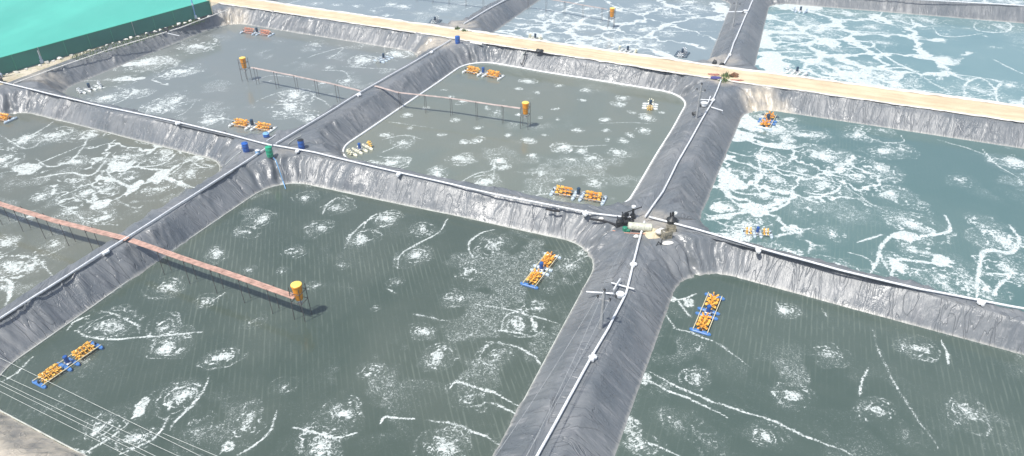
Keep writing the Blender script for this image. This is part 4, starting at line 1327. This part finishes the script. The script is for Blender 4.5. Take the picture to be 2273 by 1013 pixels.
crate('grey crate at the bottom of the stack right of the sand heap', 1478, 530, .05, .2)
crate('grey crate on top of the stack right of the sand heap', 1478, 530, .41, .45)
crate('grey crate standing behind the crate stack', 1489, 513, .05, -.1)
tubes('timber_props', 'dark crossed sticks leaning on the liner below the crate stack', 'sticks', [[(1462, 536, .4), (1452, 556, -.3)], [(1462, 538, .3), (1480, 552, -.4)], [(1470, 530, .5), (1466, 546, 0)]], .035, 'dark_steel')
tubes('suction_hose', 'black hose lying left of the pump cluster', 'hose', [[(1310, 486), (1335, 490), (1352, 494), (1370, 500)]], .09, 'black', z=.12)
tubes('rope', 'faded red rope in front of the pump cluster', 'rope', [[(1360, 512), (1385, 517), (1405, 518), (1440, 520)]], .03, 'salmon', z=.07)
tubes('dark_pipe', 'dark pipe length lying beside the crest pipe left of the pump cluster', 'pipe', [[(1212, 464), (1228, 468), (1243, 469)]], .09, 'black', z=.06)

# white discharge pipes lying across the dikes
tubes('discharge_pipe', 'white pipe lying across the crest pipe below the pump cluster', 'pipe', [[(1357, 628, .25), (1408, 642, .25)]], .06, 'white_pvc')
tubes('discharge_pipe', 'white pipe crossing another one left of the crest pipe', 'pipe', [[(1377, 619, .42), (1362, 643, .42)]], .055, 'white_pvc')
tubes('discharge_pipe', 'long white pipe running from the white tub towards the nearest pond', 'pipe', [[(1302, 648, -.2), (1362, 652, .3)]], .06, 'white_pvc')
tubes('discharge_pipe', 'white pipe left of the crest pipe just below the road', 'pipe', [[(1550, 221, .1), (1586, 223, .25)]], .06, 'white_pvc')
tubes('discharge_pipe', 'white pipe pointing right down the slope just below the road', 'pipe', [[(1578, 238, .25), (1604, 246, .1), (1603, 252, -.3)]], .06, 'white_pvc')
tubes('discharge_pipe', 'short upright white pipe beside the crest pipe below the road', 'pipe', [[(1572, 228, .3), (1577, 214, .3)]], .055, 'white_pvc')
tubes('discharge_pipe', 'white pipe left of the crest pipe beyond the road at the top edge', 'pipe', [[(1616, 27, .2), (1650, 26, .25)]], .09, 'white_pvc')


def tub(label, x, y, s=1.0):
    root = empty('tub', at(x, y, .05), .2)
    tag(root, label, 'tub', 'white tubs on the dikes')
    MB().lathe([(.34 * s, 0), (.42 * s, .05), (.46 * s, .5 * s), (.5 * s, .52 * s), (.5 * s, .56 * s), (.44 * s, .57 * s), (.40 * s, .36 * s), (.1, .34 * s)], n=18).build('body', 'white_plastic', root)
    MB().tube([(-.62 * s, 0, .12), (-.42 * s, 0, .2)], .15 * s, 10).build('pump_end', 'dark_steel', root)


tub('white tub with a dark pump end on the dike below the pump cluster', 1376, 660, .58)
tub('white tub on the dike just below the road', 1562, 236, .75)
tub('white tub on the dike beyond the road at the top edge', 1654, 29, .7)


# ------------------------------------------------------------------ power poles on the right dike and their wires
def pole(label, x, y, h=4.6, arm=.35, head=.0):
    p = at(x, y, 0)
    root = empty('power_pole', p, NA_ - math.pi / 2)
    tag(root, label, 'power pole', 'concrete poles along the right dike')
    MB().tube([(0, 0, -.3), (0, 0, h)], [.13, .09], 10).build('shaft', 'concrete', root)
    MB().box((0, 0, h - .7), (.9, .07, .07)).build('cross_arm', 'concrete', root)
    tops = []
    for x_, z_ in ((-.4, h - .62), (.4, h - .62), (0, h)):
        MB().lathe([(.05, z_), (.085, z_ + .06), (.06, z_ + .1), (.085, z_ + .14), (.03, z_ + .2)], (x_, 0, 0), n=10).build('insulator', 'black', root)
        R = Matrix.Rotation(NA_ - math.pi / 2, 3, 'Z')
        tops.append(p + R @ Vector((x_, 0, z_ + .14)))
    return tops


def top_at(px, py, qx, qy):
    return None


tA = pole('grey concrete pole with black insulators on the dike below the pump cluster', 1334, 728, 3.0)
tB = pole('slim grey pole on the dike just below the road', 1546, 262, 3.6)
tC = pole('slim grey pole on the dike beyond the road at the top edge', 1627, 58, 3.6)


def wire(label, a, b, sag=.25, r=.012, mat='dull_wire', group='thin wires over the ponds'):
    pts = [a.lerp(b, t / 14) - Vector((0, 0, sag * 4 * (t / 14) * (1 - t / 14))) for t in range(15)]
    o = MB().tube(pts, r, 5).build('wire', mat); tag(o, label, 'wire', group)


for i, (px, lb) in enumerate(((1066, 'outer thin wire over the water, below the concrete pole'), (1135, 'middle thin wire along the waterline, running down from the concrete pole'), (1085, 'inner thin wire over the liner, running down from the concrete pole'))):
    b_ = at(px + (0, 5, 60)[i], 1060, 2.2)
    wire(lb, tA[i], b_, .4, .014)
for i, nm in enumerate(('left', 'right')):
    wire('%s wire strung from the concrete pole to the slim pole below the road' % nm, tA[i], tB[i], .7, .008)
    wire('%s wire strung over the road between the two slim poles' % nm, tB[i], tC[i], .7, .008)
# wires over the near left corner
W6 = [((0, 831), (386, 1008)), ((-30, 780), (403, 992)), ((0, 846), (350, 1015)), ((0, 854), (302, 1002)), ((0, 869), (260, 1000)), ((362, 962), (480, 1012))]
WL = ['second', 'uppermost', 'third', 'fourth', 'lowest', 'short far right']
for (a, b), nm in zip(W6, WL):
    A, B = at(*a, .4), at(*b, .4)
    d = (B - A)
    A2 = A - d * (.25 if nm != 'short far right' else .0); B2 = B + d * .3
    wire('%s pale bird wire over the lower left corner of the nearest pond' % nm, A2, B2, .0, .010, 'grey_wire')

# ------------------------------------------------------------------ clutter by the road
def heap(label, x, y, d, mat, seed, name='bundle', cat='bundle', z=.05):
    o = MB().blob((0, 0, d[2] * .4), d, seed, 12, 7, .5).build(name, mat, loc=at(x, y, z)); tag(o, label, cat)
    return o


heap('red bundle at the near road edge left of the pipe', 1585, 168, (1.5, .4, .25), 'red_cloth', 3)
heap('dark blue bundle below the red one at the road edge', 1588, 175, (1.5, .5, .3), 'navy_cloth', 4)
heap('brown heap on the near side of the road', 1628, 172, (.9, .6, .6), 'brown_heap', 6, 'soil_heap', 'heap')
heap('long reddish tarpaulin roll on the near road edge', 1636, 180, (1.8, .25, .18), 'red_cloth', 8, 'tarpaulin_roll', 'roll')
heap('dark sack beside the compact weed at the far road edge', 1586, 143, (.6, .5, .6), 'dark_steel', 9, 'dark_sack', 'sack')
heap('dark lump on the far road edge nearest the pipe', 1603, 145, (.7, .4, .35), 'dark_steel', 12, 'dark_sack', 'sack')
heap('dark coil on the near road edge at top centre', 1198, 116, (1.2, .6, .4), 'dark_steel', 13, 'hose_coil', 'coil')
heap('small black box on the dike beside the slim pole below the road', 1540, 256, (.5, .45, .4), 'dark_steel', 14, 'control_box', 'box')
tubes('draped_hose', 'grey hose draped down the bank right of the blue drum', 'hose', [[(1168, 113, .1), (1160, 122, -.5), (1156, 133, -1.0)]], .09, 'hose_dull')
tubes('draped_hose', 'black hose hanging down the bank right of the blue drum', 'hose', [[(1167, 112, .15), (1165, 128, -.6), (1159, 144, -1.3), (1155, 140, -1.2)]], .06, 'black')
tubes('white_roll', 'white rolled sheet at the road edge right of the blue drum', 'roll', [[(1044, 95, .1), (1070, 99, .1)]], .14, 'bag')
tubes('loose_pipe', 'white pipe with a dark valve on the bank in front of the net house', 'pipe', [[(372, 74, .1), (398, 80, -.3)]], .055, 'white_pvc')
heap('dark valve box at the bank in front of the net house', 371, 71, (.5, .4, .6), 'dark_steel', 22, 'valve_box', 'box')


def weed(label, x, y, r, h, seed, n=160):
    rnd = random.Random(seed)
    vs = []; fs = []
    for k in range(n):
        a = rnd.uniform(0, 6.28); q = r * rnd.random() ** .6; b = Vector((q * math.cos(a), q * math.sin(a), 0))
        t = b + Vector((rnd.uniform(-.15, .15), rnd.uniform(-.15, .15), h * rnd.uniform(.3, 1) * (1.15 - q / r)))
        wv = Vector((rnd.uniform(-1, 1), rnd.uniform(-1, 1), 0)).normalized() * .05
        m = b.lerp(t, .6) + wv * 1.6; i = len(vs)
        vs += [b, m - wv, t, m + wv * .6]; fs.append((i, i + 1, i + 2, i + 3))
    o = MB().add(vs, fs).build('weed', 'leaf', loc=at(x, y, .05), smooth=False)
    tag(o, label, 'plant', 'weeds at the road edge')


weed('green weed clump on the near road edge at the right dike', 1612, 172, .7, .9, 2)
weed('low weed under the green clump at the right dike', 1607, 180, .6, .5, 5)
weed('weed by the far road edge above the blue drum', 1015, 66, .5, .6, 7)
weed('small weed on the near road edge at the top centre dike', 1030, 70, .5, .5, 8)
heap('dark post lump at the left edge of the photo on the dike', 3, 182, (.6, .5, .9), 'post', 31, 'stump', 'stump')

# ------------------------------------------------------------------ net house
K0 = at(0, 168); K1 = at(471, 31)
dK = (K1 - K0).normalized(); nK = Vector((-dK.y, dK.x, 0))
far_c = at(436, 0, 1.9)
K1.z = 0
HK = 1.9
E1 = (Vector((far_c.x, far_c.y, 0)) - K1); E1 = E1 - E1 * 0
dE = Vector((-0.86, 0.5, 0)).normalized()
root = empty('net_house', K1)
tag(root, 'low net covered nursery with turquoise roof and dark green side', 'net house')
LK, WK = 75.0, 62.0
nu, nv = 150, 120
u = np.linspace(0, 1, nu)[:, None]; v = np.linspace(0, 1, nv)[None, :]
bx, by = -dK.x * LK, -dK.y * LK
ex, ey = dE.x * WK, dE.y * WK
X = bx * u + ex * v; Y = by * u + ey * v
cell = np.abs(np.sin(u * LK / 3.0 * math.pi / 2)) * np.abs(np.sin(v * WK / 4.0 * math.pi / 2))
Z = HK - 0.10 * cell * (0.4 + fbm(X * .2, Y * .2, 8, 2)) + (fbm(X * .13, Y * .05, 5, 4) - .5) * .6 * sstep(0, .06, v) * sstep(0, .04, u)
roof = grid_mesh('net_roof', X, Y, Z, M['net_roof'], parent=root)
n2 = 220
u = np.linspace(0, 1, n2)[:, None]; v = np.linspace(0, 1, 8)[None, :]
b_ = 0.05 * np.sin(u * LK * 2.1) * np.sin(v * math.pi) + .06 * (fbm(u * 90, v * 2, 4, 2) - .5)
X = bx * u + dK.y * b_ + 0 * v; Y = by * u - dK.x * b_ + 0 * v; Z = HK * (1 - v) + 0.02 * v + 0 * u
grid_mesh('net_side', X, Y, Z, M['net_side'], parent=root)
X = ex * u * 1.0 + dE.y * b_; Y = ey * u - dE.x * b_
grid_mesh('net_side', X, Y, HK * (1 - v) + 0.02 * v + 0 * u, M['net_side'], parent=root)
for i in range(24):
    q = -dK * (i * 3.05) + Vector((dK.y, -dK.x, 0)) * .10
    MB().tube([q, q + Vector((0, 0, HK + .12))], .03, 6).build('net_post', 'drum_green' if i % 4 else 'steel', root)
q = Vector((0, 0, 0)) + Vector((dK.y, -dK.x, 0)) * .14
MB().tube([q, q + Vector((0, 0, HK + .15))], .07, 7).build('corner_post', 'rail', root)
MB().tube([Vector((0, 0, HK + .02)), -dK * LK + Vector((0, 0, HK + .02))], .03, 6).build('edge_cable', 'drum_green', root)

# pale poles in front of the net
def npole(label, x, y, h, r=.07):
    root = empty('lamp_pole', at(x, y, 0)); tag(root, label, 'pole', 'pale poles in front of the net house')
    MB().tube([(0, 0, 0), (0, 0, h)], [r, r * .8], 8).build('shaft', 'drum_pale' if h > 3 else 'hose', root)
    MB().box((0, 0, .25), (.34, .34, .5), None, .05).build('footing', 'float_pale', root)
    MB().box((0, 0, h * .45), (.26, .2, .3), None, .03).build('junction_box', 'float_pale', root)


npole('tall pale blue pole in front of the net house near the road', 435, 42, 4.5, .1)
npole('pale pole at the left edge in front of the net house', 3, 172, 2.6, .1)
npole('short pale pole with a box against the dark green net', 94, 141, 1.6, .06)

# row of pale rubble and filled bags along the foot of the net
a = K0 - dK * 6; b = K1
k = 0
rnd = random.Random(5)
L = (b - a).length; s = 0
protos = []
while s < L - .5:
    p = a + dK * s - nK * rnd.uniform(.25, .7)
    sz = rnd.uniform(.35, .85)
    if len(protos) < 8:
        o = MB().blob((0, 0, .12), (1.0, .62, .42), k + 40, 10, 6, .45).build('sandbag', 'bag' if k % 3 else 'rock', loc=p); protos.append(o)
    else:
        o = protos[rnd.randrange(8)].copy(); COL.objects.link(o); o.location = p
    o.scale = (sz, sz, sz * rnd.uniform(.7, 1.1)); o.rotation_euler.z = rnd.uniform(0, 3.1)
    tag(o, 'pale filled bag in the row along the foot of the dark green net', 'sandbag', 'filled bags along the foot of the net house')
    s += rnd.uniform(.7, 1.6); k += 1
# grass tufts and pebbles on the strip between the net and the pond
vs = []; fs = []
for q in range(2600):
    t = rnd.random(); c = K0.lerp(K1, t * 1.06 - .03) - nK * rnd.uniform(.5, 3.4) * (1 - .35 * t)
    if float(vn(np.array([c.x * .5]), np.array([c.y * .5]), 4)[0]) < .5: continue
    i = len(vs); w_ = Vector((rnd.uniform(-1, 1), rnd.uniform(-1, 1), 0)).normalized() * .05
    tip = c + Vector((rnd.uniform(-.1, .1), rnd.uniform(-.1, .1), rnd.uniform(.08, .3)))
    vs += [c - w_, c + w_, tip]; fs.append((i, i + 1, i + 2))
o = MB().add(vs, fs).build('grass', 'leaf', smooth=False); tag(o, 'sparse grass on the dirt strip', 'grass', kind='stuff')
if 'category' in o: del o['category']
# pale edge pipe on the dirt strip
tubes('edge_pipe', 'pale pipe along the dirt bank in front of the net house', 'pipe', [[(30, 186), (120, 153), (250, 108), (400, 62), (505, 22)]], .07, 'bag', z=.1)

# ------------------------------------------------------------------ light and air
sc.world = bpy.data.worlds.new('World')
sc.world.use_nodes = True
wn = sc.world.node_tree
sky = wn.nodes.new('ShaderNodeTexSky')
sky.sky_type = 'NISHITA'; sky.sun_disc = False
SUN = Vector((-0.50, -0.40, 1.30)).normalized()
elev = math.asin(SUN.z); azim = math.atan2(SUN.x, SUN.y)
sky.sun_elevation = elev; sky.sun_rotation = azim
sky.air_density = 1.0; sky.dust_density = 2.0; sky.ozone_density = 1.0
wn.links.new(sky.outputs[0], wn.nodes['Background'].inputs[0])
wn.nodes['Background'].inputs[1].default_value = 0.13
sl = bpy.data.lights.new('sun', 'SUN'); sl.energy = 4.2; sl.angle = math.radians(2.0); sl.color = (1, 0.955, 0.89)
so = bpy.data.objects.new('sun', sl); link(so)
so.rotation_euler = (-SUN).to_track_quat('-Z', 'Y').to_euler()
sc.view_settings.view_transform = 'Standard'
sc.view_settings.look = 'None'
sc.view_settings.gamma = 1.0
sc.view_settings.exposure = 0.28

mh = bpy.data.materials.new('haze_air'); mh.use_nodes = True
nt = mh.node_tree
for n_ in list(nt.nodes):
    if n_.type != 'OUTPUT_MATERIAL': nt.nodes.remove(n_)
pv = nt.nodes.new('ShaderNodeVolumePrincipled')
pv.inputs['Color'].default_value = (0.92, 0.96, 1.0, 1)
pv.inputs['Density'].default_value = 0.0013
pv.inputs['Anisotropy'].default_value = 0.2
nt.links.new(pv.outputs[0], nt.nodes['Material Output'].inputs['Volume'])
hz = MB().box((0, 0, 14.0), (3200, 3200, 36.5)).build('haze', mh, smooth=False)
tag(hz, 'thin pale haze over the ponds', 'haze', kind='stuff')
del hz['category']
